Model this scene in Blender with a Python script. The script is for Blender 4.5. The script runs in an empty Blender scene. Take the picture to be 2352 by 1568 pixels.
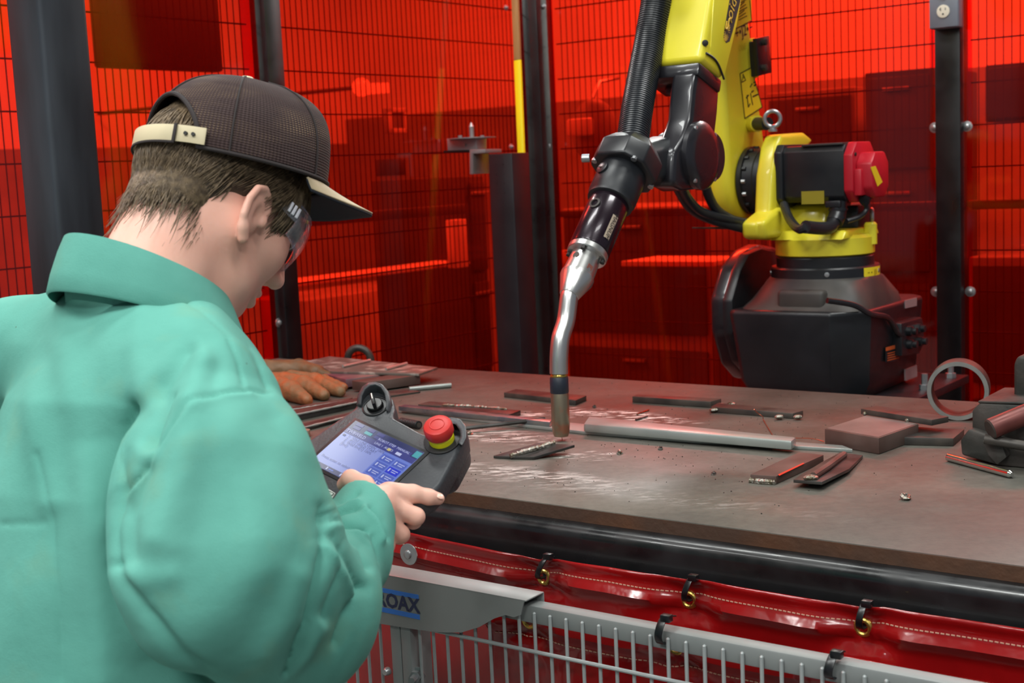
import bpy, bmesh, math, random
import numpy as np
from mathutils import Vector, Matrix
random.seed(7); np.random.seed(7)
S = bpy.context.scene
COL = S.collection

# ---------------------------------------------------------------- camera
FPX, CX, CY = 3100.0, 1176.0, 784.0
HC, ZT = 1.45, 0.95                      # lens height, table-top height
def _cam():
    p = math.atan((CY - 395) / FPX); a = math.atan(0.047)
    fw = np.array([0, math.cos(p), -math.sin(p)]); r0 = np.array([1., 0, 0]); u0 = np.cross(r0, fw)
    return math.cos(a)*r0 - math.sin(a)*u0, math.sin(a)*r0 + math.cos(a)*u0, fw
CR, CU, CF = _cam()
CP = np.array([0, 0, HC])
cd = bpy.data.cameras.new('camera'); cam = bpy.data.objects.new('camera', cd); COL.objects.link(cam)
cd.sensor_width = 36; cd.lens = FPX * 36 / 2352; cd.clip_start = .05
M = Matrix.Identity(4)
for i in range(3):
    M[i][0] = CR[i]; M[i][1] = CU[i]; M[i][2] = -CF[i]; M[i][3] = CP[i]
cam.matrix_world = M
cd.dof.use_dof = True; cd.dof.focus_distance = 1.95; cd.dof.aperture_fstop = 9.0
S.camera = cam

# ---------------------------------------------------------------- world, lights, exposure
S.view_settings.view_transform = 'Standard'; S.view_settings.look = 'None'
S.view_settings.gamma = 1; S.view_settings.use_curve_mapping = False
S.view_settings.exposure = 0.0
W = bpy.data.worlds.new('world'); S.world = W; W.use_nodes = True
W.node_tree.nodes['Background'].inputs[0].default_value = (.80, .87, 1.0, 1)
W.node_tree.nodes['Background'].inputs[1].default_value = 0.22
ANG = math.radians(53.4)
DV = np.array([math.sin(ANG), -math.cos(ANG), 0])          # along the table, to the right
NV = np.array([-math.cos(ANG), -math.sin(ANG), 0])         # from the robot towards the operator
ZV = np.array([0, 0, 1.])
def area(name, loc, sx, sy, power, col=(.97, 1, .975), rz=0.0):
    l = bpy.data.lights.new(name, 'AREA'); l.shape = 'RECTANGLE'; l.size = sx; l.size_y = sy
    l.energy = power; l.color = col
    o = bpy.data.objects.new(name, l); COL.objects.link(o); o.location = loc; o.rotation_euler = (0, 0, rz)
    return o
LZ = 4.3
LIGHTS = [(-1.3, -.1, 80), (1.2, .2, 40), (-1.0, 2.4, 50), (1.6, 2.6, 55), (-3.0, .7, 60), (-1.6, -2.6, 110), (1.2, -2.6, 90),  # last two of this row are unseen, added for frontal light
          (-2.2, 6.4, 160), (1.0, 7.6, 190), (3.8, 5.8, 210), (-4.6, 4.2, 110)]
for k, (x, y, e) in enumerate(LIGHTS):
    area('high_bay_light', (x, y, LZ - .06), 1.2, .5, e)

# ---------------------------------------------------------------- pixel helpers (photo frame 2352 x 1568)
def ray(x, y): return CR*((x-CX)/FPX) + CU*((CY-y)/FPX) + CF
def P(x, y, D): return CP + ray(x, y)*D
def T(x, y, z=ZT):
    r = ray(x, y); return CP + r*((z-CP[2])/r[2])
def onp(x, y, p0, nrm):
    r = ray(x, y); return CP + r*(np.dot(np.asarray(p0)-CP, nrm)/np.dot(r, nrm))
def nz(v): v = np.asarray(v, float); return v/np.linalg.norm(v)
TIP = T(1290, 1012)
def _b():
    b = onp(1895, 600, TIP, DV); b[2] = 0; return b
RB = _b()                                                   # robot base centre on the floor
def RW(r, s, z): return RB + NV*r + DV*s + ZV*z             # cell frame -> world
def SP(x, y, s): return onp(x, y, RB + DV*s, DV)            # pixel on plane s
def RPn(x, y, r): return onp(x, y, RB + NV*r, NV)           # pixel on plane r

# ---------------------------------------------------------------- mesh helpers
def cat(*ms):
    V = []; F = []
    for v, f in ms:
        o = len(V); V += [tuple(map(float, q)) for q in v]; F += [tuple(i+o for i in g) for g in f]
    return V, F
def frame(ax):
    ax = nz(ax); h = np.array([0, 0, 1.]) if abs(ax[2]) < .9 else np.array([1., 0, 0])
    a = nz(np.cross(h, ax)); return a, np.cross(ax, a), ax
def box(c, ax, hs):
    c = np.asarray(c, float); V = []
    for k in (-1, 1):
        for j in (-1, 1):
            for i in (-1, 1):
                V.append(c + ax[0]*hs[0]*i + ax[1]*hs[1]*j + ax[2]*hs[2]*k)
    return V, [(0, 2, 3, 1), (4, 5, 7, 6), (0, 1, 5, 4), (2, 6, 7, 3), (0, 4, 6, 2), (1, 3, 7, 5)]
def cbox(r0, r1, s0, s1, z0, z1):
    return box(RW((r0+r1)/2, (s0+s1)/2, (z0+z1)/2), (NV, DV, ZV), (abs(r1-r0)/2, abs(s1-s0)/2, abs(z1-z0)/2))
def prism(poly, vec):
    poly = [np.asarray(p, float) for p in poly]; n = len(poly); vec = np.asarray(vec, float)
    nr = sum((np.cross(poly[i]-poly[0], poly[(i+1) % n]-poly[0]) for i in range(n)), np.zeros(3))
    if np.dot(nr, vec) > 0: poly = poly[::-1]
    V = poly + [p+vec for p in poly]
    F = [tuple(range(n)), tuple(range(2*n-1, n-1, -1))] + [(i, i+n, (i+1) % n+n, (i+1) % n) for i in range(n)]
    return V, F
def loft(rings, cap=True):
    n = len(rings[0]); V = [p for r in rings for p in r]; F = []
    for k in range(len(rings)-1):
        for i in range(n):
            j = (i+1) % n; F.append((k*n+i, k*n+j, (k+1)*n+j, (k+1)*n+i))
    if cap: F += [tuple(range(n-1, -1, -1)), tuple((len(rings)-1)*n+i for i in range(n))]
    return V, F
def lathe(p0, ax, prof, n=28, cap=True):
    a, b, c = frame(ax); p0 = np.asarray(p0, float)
    return loft([[p0 + c*t + (a*math.cos(2*math.pi*i/n) + b*math.sin(2*math.pi*i/n))*r for i in range(n)] for t, r in prof], cap)
def cyl(p0, p1, r0, r1=None, n=20):
    p0 = np.asarray(p0, float); v = np.asarray(p1, float)-p0
    return lathe(p0, v, [(0, r0), (np.linalg.norm(v), r0 if r1 is None else r1)], n)
def tube(path, rad, n=10, cap=True):
    path = [np.asarray(p, float) for p in path]; m = len(path)
    if np.isscalar(rad): rad = [rad]*m
    tg = [nz(path[min(i+1, m-1)]-path[max(i-1, 0)]) for i in range(m)]
    a, b, _ = frame(tg[0]); rings = []
    for i in range(m):
        a = nz(a - tg[i]*np.dot(a, tg[i])); b = np.cross(tg[i], a)
        rings.append([path[i] + (a*math.cos(2*math.pi*k/n) + b*math.sin(2*math.pi*k/n))*rad[i] for k in range(n)])
    return loft(rings, cap)
def torus(c, ax, R, r, n=28, m=10):
    a, b, cc = frame(ax); c = np.asarray(c, float); V = []; F = []
    for i in range(n):
        d = a*math.cos(2*math.pi*i/n)+b*math.sin(2*math.pi*i/n)
        for j in range(m):
            V.append(c + d*(R+r*math.cos(2*math.pi*j/m)) + cc*r*math.sin(2*math.pi*j/m))
            F.append((i*m+j, ((i+1) % n)*m+j, ((i+1) % n)*m+(j+1) % m, i*m+(j+1) % m))
    return V, F
def ring(c, ax, Ro, Ri, h, n=36):
    """flat pipe ring, open in the middle"""
    a, b, cc = frame(ax); c = np.asarray(c, float); V = []; F = []
    for i in range(n):
        d = a*math.cos(2*math.pi*i/n)+b*math.sin(2*math.pi*i/n)
        V += [c+d*Ro, c+d*Ro+cc*h, c+d*Ri+cc*h, c+d*Ri]
        for j in range(4):
            F.append((i*4+j, ((i+1) % n)*4+j, ((i+1) % n)*4+(j+1) % 4, i*4+(j+1) % 4))
    return V, F
def ball(c, r, n=10, m=7, ax=None, sc=(1, 1, 1)):
    ax = ax or (np.array([1., 0, 0]), np.array([0, 1., 0]), ZV); c = np.asarray(c, float); V = []; F = []
    for j in range(m+1):
        t = math.pi*j/m
        for i in range(n):
            p = 2*math.pi*i/n
            V.append(c + r*(ax[0]*sc[0]*math.sin(t)*math.cos(p) + ax[1]*sc[1]*math.sin(t)*math.sin(p) + ax[2]*sc[2]*math.cos(t)))
    for j in range(m):
        for i in range(n): F.append((j*n+i, (j+1)*n+i, (j+1)*n+(i+1) % n, j*n+(i+1) % n))
    return V, F
def smooth_path(pts, k=6):
    pts = [np.asarray(p, float) for p in pts]; out = []
    for i in range(len(pts)-1):
        p0 = pts[max(i-1, 0)]; p1 = pts[i]; p2 = pts[i+1]; p3 = pts[min(i+2, len(pts)-1)]
        for j in range(k):
            t = j/k
            out.append(.5*((2*p1)+(-p0+p2)*t+(2*p0-5*p1+4*p2-p3)*t*t+(-p0+3*p1-3*p2+p3)*t**3))
    out.append(pts[-1]); return out
def rootloc(o):
    l = np.zeros(3)
    while o is not None:
        l = l + np.array(o.location); o = o.parent
    return l
def tag(o, label=None, cat_=None, group=None, kind=None):
    if label: o['label'] = label
    if cat_: o['category'] = cat_
    if group: o['group'] = group
    if kind: o['kind'] = kind
    return o
def thing(name, loc, label=None, cat_=None, group=None, kind=None):
    o = bpy.data.objects.new(name, None); COL.objects.link(o); o.location = tuple(loc); o.empty_display_size = .05
    return tag(o, label, cat_, group, kind)
def mk(name, vf, m, parent=None, bev=0, seg=2, sm=35, label=None, cat_=None, group=None, kind=None, loc=None):
    V, F = vf
    V = np.array(V, float)
    if parent is None:
        if loc is None: loc = np.array([(V[:, 0].min()+V[:, 0].max())/2, (V[:, 1].min()+V[:, 1].max())/2, V[:, 2].min()])
        off = np.asarray(loc, float); loc = off
    else:
        off = rootloc(parent); loc = (0, 0, 0)
    me = bpy.data.meshes.new(name); me.from_pydata((V-off).tolist(), [], [list(map(int, f)) for f in F]); me.update()
    bm = bmesh.new(); bm.from_mesh(me)
    if bev:
        bmesh.ops.remove_doubles(bm, verts=bm.verts, dist=1e-6)
    bmesh.ops.recalc_face_normals(bm, faces=bm.faces)
    if bev:
        ed = [e for e in bm.edges if len(e.link_faces) == 2 and e.calc_face_angle(0) > .45]
        bmesh.ops.bevel(bm, geom=ed, offset=bev, segments=seg, profile=.5, affect='EDGES', clamp_overlap=True)
    bm.to_mesh(me); bm.free()
    if sm:
        for p in me.polygons: p.use_smooth = True
        if sm < 179: me.set_sharp_from_angle(angle=math.radians(sm))
    me.materials.append(m)
    o = bpy.data.objects.new(name, me); COL.objects.link(o); o.location = tuple(loc)
    if parent is not None: o.parent = parent
    return tag(o, label, cat_, group, kind)
def text(name, body, org, xv, yv, size, m, parent, ext=.0003, align='CENTER', sx=1.0, shear=0, bold=0):
    cu = bpy.data.curves.new(name, 'FONT'); cu.body = body; cu.size = 1; cu.align_x = align; cu.align_y = 'CENTER'; cu.resolution_u = 2; cu.shear = shear; cu.offset = bold
    t = bpy.data.objects.new(name, cu); COL.objects.link(t)
    dg = bpy.context.evaluated_depsgraph_get(); me0 = bpy.data.meshes.new_from_object(t.evaluated_get(dg))
    V = [v.co.copy() for v in me0.vertices]; F = [tuple(p.vertices) for p in me0.polygons]
    bpy.data.objects.remove(t); bpy.data.curves.remove(cu); bpy.data.meshes.remove(me0)
    xv = nz(xv); yv = nz(yv); nn = np.cross(xv, yv)
    VV = [np.asarray(org) + xv*v[0]*size*sx + yv*v[1]*size + nn*ext for v in V]
    return mk(name, (VV, F), m, parent, sm=0)

# ---------------------------------------------------------------- materials
MATS = {}
def lin(c):
    f = lambda u: u/12.92 if u <= .04045 else ((u+.055)/1.055)**2.4
    return tuple(f(v/255) for v in c)
def mat(name, rgb, rough=.5, metal=0., var=.0, vscale=8., rvar=0., bump=0., bscale=60., rgb2=None, spec=.5, detail=4, stretch=None, thr=(.35, .65), coat=0., alpha=1.):
    """Principled with noise-driven colour and roughness variation; rgb is sRGB 0-255"""
    m = bpy.data.materials.new(name); m.use_nodes = True; nt = m.node_tree; b = nt.nodes['Principled BSDF']
    c = lin(rgb); b.inputs['Base Color'].default_value = (*c, 1); b.inputs['Roughness'].default_value = rough
    b.inputs['Metallic'].default_value = metal; b.inputs['Specular IOR Level'].default_value = spec
    b.inputs['Coat Weight'].default_value = coat
    if alpha < 1: b.inputs['Alpha'].default_value = alpha
    co = None
    if var or rgb2 or rvar or bump:
        tc = nt.nodes.new('ShaderNodeTexCoord'); co = tc.outputs['Object']
        if stretch:
            mp = nt.nodes.new('ShaderNodeMapping'); mp.inputs['Scale'].default_value = stretch
            nt.links.new(co, mp.inputs[0]); co = mp.outputs[0]
    if var or rgb2:
        n = nt.nodes.new('ShaderNodeTexNoise'); n.inputs['Scale'].default_value = vscale; n.inputs['Detail'].default_value = detail
        nt.links.new(co, n.inputs[0])
        rp = nt.nodes.new('ShaderNodeValToRGB'); rp.color_ramp.elements[0].position = thr[0]; rp.color_ramp.elements[1].position = thr[1]
        c2 = lin(rgb2) if rgb2 else tuple(min(1, v*(1+var)) for v in c)
        c1 = c if rgb2 else tuple(v*(1-var) for v in c)
        rp.color_ramp.elements[0].color = (*c1, 1); rp.color_ramp.elements[1].color = (*c2, 1)
        nt.links.new(n.outputs[0], rp.inputs[0]); nt.links.new(rp.outputs[0], b.inputs['Base Color'])
    if rvar:
        n2 = nt.nodes.new('ShaderNodeTexNoise'); n2.inputs['Scale'].default_value = vscale*1.7; n2.inputs['Detail'].default_value = 3
        nt.links.new(co, n2.inputs[0]); mr = nt.nodes.new('ShaderNodeMapRange')
        mr.inputs[1].default_value = .3; mr.inputs[2].default_value = .7
        mr.inputs[3].default_value = max(.03, rough-rvar); mr.inputs[4].default_value = min(1, rough+rvar)
        nt.links.new(n2.outputs[0], mr.inputs[0]); nt.links.new(mr.outputs[0], b.inputs['Roughness'])
    if bump:
        n3 = nt.nodes.new('ShaderNodeTexNoise'); n3.inputs['Scale'].default_value = bscale; n3.inputs['Detail'].default_value = 3
        nt.links.new(co, n3.inputs[0]); bp = nt.nodes.new('ShaderNodeBump'); bp.inputs['Strength'].default_value = bump; bp.inputs['Distance'].default_value = .004
        nt.links.new(n3.outputs[0], bp.inputs['Height']); nt.links.new(bp.outputs[0], b.inputs['Normal'])
    MATS[name] = m; return m
def emis(name, rgb, strength=1.):
    m = mat(name, rgb, .3); b = m.node_tree.nodes['Principled BSDF']
    b.inputs['Emission Color'].default_value = (*lin(rgb), 1); b.inputs['Emission Strength'].default_value = strength
    b.inputs['Base Color'].default_value = (.01, .01, .012, 1); return m

def sheet_mat(name, tr, gl=.06, haze=.12, hz=(150, 10, 6), rough=.08):
    """tinted see-through plastic sheet: coloured transmission, faint haze, fresnel gloss"""
    m = bpy.data.materials.new(name); m.use_nodes = True; nt = m.node_tree; nt.nodes.clear()
    out = nt.nodes.new('ShaderNodeOutputMaterial')
    t = nt.nodes.new('ShaderNodeBsdfTransparent'); t.inputs[0].default_value = (*tr, 1)
    d = nt.nodes.new('ShaderNodeBsdfDiffuse'); d.inputs[0].default_value = (*lin(hz), 1)
    g = nt.nodes.new('ShaderNodeBsdfGlossy'); g.inputs[0].default_value = (1, 1, 1, 1); g.inputs[1].default_value = rough
    m1 = nt.nodes.new('ShaderNodeMixShader'); m1.inputs[0].default_value = haze
    nt.links.new(t.outputs[0], m1.inputs[1]); nt.links.new(d.outputs[0], m1.inputs[2])
    fr = nt.nodes.new('ShaderNodeFresnel'); ge = nt.nodes.new('ShaderNodeNewGeometry'); mr = nt.nodes.new('ShaderNodeMapRange')
    mr.inputs[3].default_value = 1.45; mr.inputs[4].default_value = 1/1.45      # same reflectance at both faces of the thin sheet
    nt.links.new(ge.outputs['Backfacing'], mr.inputs[0]); nt.links.new(mr.outputs[0], fr.inputs[0])
    m2 = nt.nodes.new('ShaderNodeMixShader')
    nt.links.new(fr.outputs[0], m2.inputs[0]); nt.links.new(m1.outputs[0], m2.inputs[1]); nt.links.new(g.outputs[0], m2.inputs[2])
    nt.links.new(m2.outputs[0], out.inputs[0]); MATS[name] = m; return m

SHEET = sheet_mat('red_polycarbonate', (.97, .17, .09), haze=.05)
BLACKP = mat('black_painted_tube', (15, 15, 17), .35, 0, .25, 6, .1)
COLST = mat('mill_scale_column', (76, 81, 88), .4, .45, rgb2=(44, 45, 49), vscale=3, rvar=.12, stretch=(3, 3, .6))
WIREB = mat('black_wire', (52, 40, 38), .5)
SHOPW = mat('shop_wall_paint', (226, 222, 214), .8, 0, .06, 2)
FLOORM = mat('sealed_concrete', (112, 110, 106), .45, 0, .25, 3, .1, .05, 30)
CEILM = mat('ceiling_deck', (150, 150, 150), .8)
ZINC = mat('zinc_plated', (170, 172, 174), .35, .8)
DARKB = mat('dark_cabinet', (66, 62, 62), .6, 0, .2, 4)
MIDB = mat('grey_machine_paint', (144, 142, 138), .55, 0, .2, 4)
PALE = mat('pale_enamel', (225, 222, 215), .5)
GALV = mat('grey_powder_coat', (124, 128, 127), .42, .1, .08, 9, .08)
GALVW = mat('grey_wire_coat', (150, 156, 156), .4, .1, .06, 9)

# ---------------------------------------------------------------- the shop around the cell
def setting(name, vf, m): return mk(name, vf, m, kind='structure', sm=0)
setting('floor', cbox(-5.2, 9, -6.5, 8, -.1, 0), FLOORM)
setting('wall_back', cbox(-5.3, -5.2, -6.5, 8, 0, 4.5), SHOPW)
setting('wall_left', cbox(-5.2, 9, -6.6, -6.5, 0, 4.5), SHOPW)
WAIN = mat('grey_wainscot_paint', (140, 136, 132), .6, 0, .15, 3)
setting('trim_1', cbox(-5.2, -5.19, -6.49, 8, 0, 1.95), WAIN)
setting('trim_2', cbox(-5.19, 9, -6.5, -6.49, 0, 1.75), WAIN)
setting('ceiling', cbox(-5.2, 9, -6.5, 8, 4.5, 4.6), CEILM)
LAMPM = emis('lamp_diffuser', (255, 250, 240), 2.0)
for k, (x, y, e) in enumerate(LIGHTS):
    t = thing('high_bay_lamp', (x, y, LZ), 'white rectangular high-bay lamp hanging under the shop ceiling', 'lamp', 'high-bay lamps')
    mk('housing', box((x, y, LZ), (np.array([1., 0, 0]), np.array([0, 1., 0]), ZV), (.62, .27, .04)), PALE, t, .01)
    mk('diffuser', box((x, y, LZ-.046), (np.array([1., 0, 0]), np.array([0, 1., 0]), ZV), (.58, .23, .005)), LAMPM, t, .003)
    for dx in (-.5, .5):
        mk('hanger', cyl((x+dx, y, LZ+.04), (x+dx, y, 4.5), .006, n=6), ZINC, t)
CORN = P(1238, 350, 4.9); CORN[2] = 0
RC = float(np.dot(CORN-RB, NV)); SC = float(np.dot(CORN-RB, DV))       # cell corner in (r, s)
def Rwall(x, y): return onp(x, y, CORN, NV)                             # pixel on the fence behind the robot
def Lwall(x, y): return onp(x, y, CORN, DV)                             # pixel on the fence at the left
def sof(p): return float(np.dot(p-RB, DV))
def rof(p): return float(np.dot(p-RB, NV))
FH = 2.45
def fence_panel(a, b, axis, label):
    """a..b along s (axis 's', fence behind the robot) or r (axis 'r', left fence)"""
    lo, hi = min(a, b), max(a, b)
    o = RW(RC, (lo+hi)/2, 0) if axis == 's' else RW((lo+hi)/2, SC, 0)
    t = thing('screen_fence', o, label, 'fence', 'red screened fence panels')
    if axis == 's':
        mk('red_sheet', cbox(RC-.003, RC+.003, lo, hi, .12, FH), SHEET, t, sm=0)
    else:
        mk('red_sheet', cbox(lo, hi, SC-.003, SC+.003, .12, FH), SHEET, t, sm=0)
    ws = []; n = int((hi-lo)/.0235)
    for i in range(1, n):
        q = lo+(hi-lo)*i/n
        c = RW(RC-.035, q, FH/2+.06) if axis == 's' else RW(q, SC-.035, FH/2+.06)
        ws.append(box(c, (NV, DV, ZV), (.0011, .0011, FH/2-.06)))
    for i in range(19):
        z = .16+i*.124
        c = RW(RC-.039, (lo+hi)/2, z) if axis == 's' else RW((lo+hi)/2, SC-.039, z)
        h = (.002, (hi-lo)/2, .002) if axis == 's' else ((hi-lo)/2, .002, .002)
        ws.append(box(c, (NV, DV, ZV), h))
    mk('wire_mesh', cat(*ws), WIREB, t, sm=0, kind='stuff')
    return t
s_p1 = sof(Rwall(2187, 450)); r_p1 = rof(Lwall(634, 400))
pa = fence_panel(SC+.07, s_p1-.045, 's', 'wide red screened fence panel directly behind the robot')
pb = fence_panel(s_p1+.045, s_p1+1.5, 's', 'red screened fence panel on the side of the outlet post away from the robot')
pc = fence_panel(RC+.07, r_p1-.04, 'r', 'red screened fence panel between the corner post and the next slim post')
pd = fence_panel(r_p1+.04, r_p1+1.9, 'r', 'red screened fence panel behind the thick steel column and the cap')
def post(r, s, w, label, h=FH+.05):
    t = thing('fence_post', RW(r, s, 0), label, 'fence post', 'black fence posts')
    mk('tube', cbox(r-w/2, r+w/2, s-w/2, s+w/2, .01, h), BLACKP, t, .004)
    mk('base_plate', cbox(r-w/2-.03, r+w/2+.03, s-w/2-.03, s+w/2+.03, 0, .012), BLACKP, t, .002)
    mk('end_cap', cbox(r-w/2, r+w/2, s-w/2, s+w/2, h, h+.006), BLACKP, t, .002)
    return t
post(RC, s_p1, .075, 'black square fence post with the grey outlet box on it')
post(RC, SC, .10, 'black corner post where two red fence panels meet')
post(r_p1, SC, .062, 'slim black fence post seen past the cap and face')
# round-head bolts with washers holding the red sheets
def sheet_bolt(p, nrm, par, r=.012):
    t = mk('sheet_bolt', lathe(p, nrm, [(0, r), (.003, r), (.004, r*.62), (.009, r*.5), (.011, r*.2)], 16), ZINC, par)
for x, y, par in [(2148, 293, pa), (2151, 669, pa), (1250, 15, pa), (1260, 335, pa), (1271, 646, pa)]:
    sheet_bolt(Rwall(x, y)+NV*.003, NV, par, .0155 if x > 2000 else .010)
for x, y in [(2223, 290), (2230, 669)]: sheet_bolt(Rwall(x, y)+NV*.003, NV, pb, .0155)
for x, y in [(1160, 18), (1172, 337)]: sheet_bolt(Lwall(x, y)+DV*.003, DV, pc, .010)
sheet_bolt(Lwall(638, 741)+DV*.003+NV*.0, DV, pd, .013)
# red edge strips folded at the sheet edges
for s0, par in ((SC+.075, pa), (s_p1-.05, pa), (s_p1+.05, pb)):
    mk('edge_strip', cbox(RC+.003, RC+.006, s0-.012, s0+.012, .12, FH), SHEET, par, sm=0)
mk('edge_strip', cbox(r_p1+.05, r_p1+.1, SC+.003, SC+.008, .12, FH), SHEET, pd, sm=0)
mk('edge_strip', cbox(RC+.075, RC+.11, SC+.003, SC+.008, .12, FH), SHEET, pc, sm=0)

# thick steel column
CPOS = P(134, 330, 2.15); cr, cs = rof(CPOS), sof(CPOS)
t = thing('steel_column', RW(cr, cs, 0), 'thick bare steel square column behind the operator', 'column')
mk('tube', cbox(cr-.044, cr+.044, cs-.044, cs+.044, .015, 4.49), COLST, t, .008, 3)
mk('base_plate', cbox(cr-.1, cr+.1, cs-.1, cs+.1, 0, .018), COLST, t, .003)
for i in (-1, 1):
    for j in (-1, 1):
        mk('anchor_bolt', lathe(RW(cr+.08*i, cs+.08*j, .018), ZV, [(0, .012), (.012, .012), (.013, .006), (.03, .006)], 6), ZINC, t)

# outlet box on the right-hand post
OB = RPn(2167, 22, RC+.05+.03); so, zo = sof(OB), OB[2]
t = thing('outlet_box', RW(RC+.0385, so, zo-.05), 'grey metal electrical outlet box fixed to the black post', 'outlet')
BOXM = mat('grey_box', (128, 134, 146), .4, .3, .06, 12); IVORY = mat('ivory_plastic', (222, 214, 196), .4)
mk('box_body', cbox(RC+.0385, RC+.078, so-.043, so+.043, zo-.052, zo+.09), BOXM, t, .004)
mk('cover_plate', cbox(RC+.078, RC+.081, so-.041, so+.041, zo-.05, zo+.088), BOXM, t, .0015)
for dz in (0.0, .052):
    rc = mk('receptacle', lathe(RW(RC+.081, so, zo+dz-.005), NV, [(0, .0185), (.003, .0185), (.0035, .016)], 24), IVORY, t)
    for ds, hh in ((-.007, .005), (.007, .0035)):
        mk('slot', cbox(RC+.0843, RC+.0849, so+ds-.001, so+ds+.001, zo+dz-hh+.001, zo+dz+hh+.001), BLACKP, rc, sm=0)
    mk('slot', cbox(RC+.0843, RC+.0849, so-.011, so-.007, zo+dz+.0, zo+dz+.002), BLACKP, rc, sm=0)
    mk('slot', lathe(RW(RC+.0843, so, zo+dz-.013), NV, [(0, .0028), (.0006, .0028)], 10), BLACKP, rc)

# things on the far side of the red fence
def shop_thing(name, vf, m, label, c, bev=.004): return mk(name, vf, m, None, bev, label=label, cat_=c)
def backbox(x0, y0, x1, y1, r, dr, z0=None):
    """box whose face at depth r is framed by two photo corners; stands on the floor when z0 is 0"""
    a = RPn(x0, y0, r); b = RPn(x1, y1, r); s0, s1 = sof(a), sof(b)
    return (r-dr, r, s0, s1, z0 if z0 is not None else min(a[2], b[2]), max(a[2], b[2]))
def leftbox(x0, y0, x1, y1, s, ds, z0=None):
    a = onp(x0, y0, RB+DV*s, DV); b = onp(x1, y1, RB+DV*s, DV)
    return (rof(a), rof(b), s-ds, s, z0 if z0 is not None else min(a[2], b[2]), max(a[2], b[2]))
G_BG = 'shop equipment beyond the red fence'
def bgthing(name, dims, m, label, c):
    return mk(name, cbox(*dims), m, None, .01, label=label, cat_=c)
def bgunit(name, dims, m, label, c, rows=3, m2=None, face='r'):
    """cabinet-like unit: body with door fronts and handles"""
    r0, r1, s0, s1, z0, z1 = dims
    r0, r1 = min(r0, r1), max(r0, r1); s0, s1 = min(s0, s1), max(s0, s1)
    t = thing(name, RW((r0+r1)/2, (s0+s1)/2, z0), label, c)
    mk('body', cbox(r0, r1, s0, s1, z0, z1), m, t, .008)
    for k in range(rows):
        a = z0+(z1-z0)*(k+.06)/rows; b = z0+(z1-z0)*(k+.94)/rows
        if face == 'r':
            dr = mk('door', cbox(r1, r1+.02, s0+.02, s1-.02, a, b), m2 or m, t, .004)
            mk('handle', cbox(r1+.02, r1+.04, (s0+s1)/2-.06, (s0+s1)/2+.06, b-.06, b-.045), ZINC, dr, .003)
        else:
            dr = mk('door', cbox(r0+.02, r1-.02, s1, s1+.02, a, b), m2 or m, t, .004)
            mk('handle', cbox((r0+r1)/2-.06, (r0+r1)/2+.06, s1+.02, s1+.04, b-.06, b-.045), ZINC, dr, .003)
    return t
# behind the robot
bgunit('tool_cabinet', backbox(1985, 168, 2150, 900, -2.6, .6, 0), DARKB, 'tall dark tool cabinet seen through the red sheet next to the outlet post', 'cabinet', 4)
bgunit('machine_cabinet', backbox(1760, 215, 1975, 900, -2.9, .7, 0), MIDB, 'grey machine cabinet seen through red plastic behind the robot motor', 'cabinet', 3, DARKB)
bgunit('wall_cabinet', backbox(2262, 150, 2600, 262, -2.4, .4), DARKB, 'dark overhead cabinet seen through the red panel beyond the outlet post', 'cabinet', 1)
bgunit('work_bench', backbox(1290, 480, 1640, 900, -2.2, .6, 0), MIDB, 'grey work bench seen through red plastic behind the welding torch', 'bench', 2, DARKB)
bgunit('storage_bench', backbox(2225, 590, 2900, 900, -2.0, .7, 0), MIDB, 'low storage bench seen through the red panel beyond the outlet post', 'bench', 2, DARKB)
mk('wall_rail', cbox(-1.55, -1.5, sof(RPn(1255, 480, -1.5)), sof(RPn(2700, 480, -1.5)), RPn(1700, 490, -1.5)[2], RPn(1700, 474, -1.5)[2]), DARKB, None, .004,
   label='dark horizontal rail running behind the red fence past the robot', cat_='rail')
mk('shelf_edge', cbox(-1.9, -1.6, sof(RPn(1425, 600, -1.6)), sof(RPn(1640, 600, -1.6)), RPn(1530, 612, -1.6)[2], RPn(1530, 600, -1.6)[2]), PALE, None, .004,
   label='pale shelf board lit behind the red plastic beside the torch body', cat_='shelf')
for x0, y0, x1, y1, nm, lb in [(1285, 575, 1305, 605, 'junction_box', 'small bright junction box behind red plastic next to the corner post'),
                               (1285, 625, 1310, 660, 'switch_box', 'small bright switch box below the junction box behind red plastic'),
                               (1880, 560, 1990, 575, 'parts_tray', 'pale parts tray seen through red plastic above the yellow turret')]:
    mk(nm, cbox(*backbox(x0, y0, x1, y1, -1.4, .08)), PALE, None, .004, label=lb, cat_='box')
# solid blob standing in for the robot's faint reflection in the sheet
hp = RPn(1365, 300, -1.5)
t = thing('reflection_blob', hp, 'rounded blob standing in for a reflection in the red sheet left of the hose', 'reflection')
mk('blob_body', ball(hp, .12, 16, 10, (DV, NV, ZV), (.85, .7, 1.1)), MIDB, t)
mk('pale_patch', cbox(-1.41, -1.38, sof(hp)-.06, sof(hp)+.06, hp[2]-.02, hp[2]+.05), PALE, t, .01)
mk('stem', tube([hp+ZV*.13, hp+ZV*.2-NV*.05, hp+ZV*.22-NV*.2], .008, 6), ZINC, t)
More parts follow.
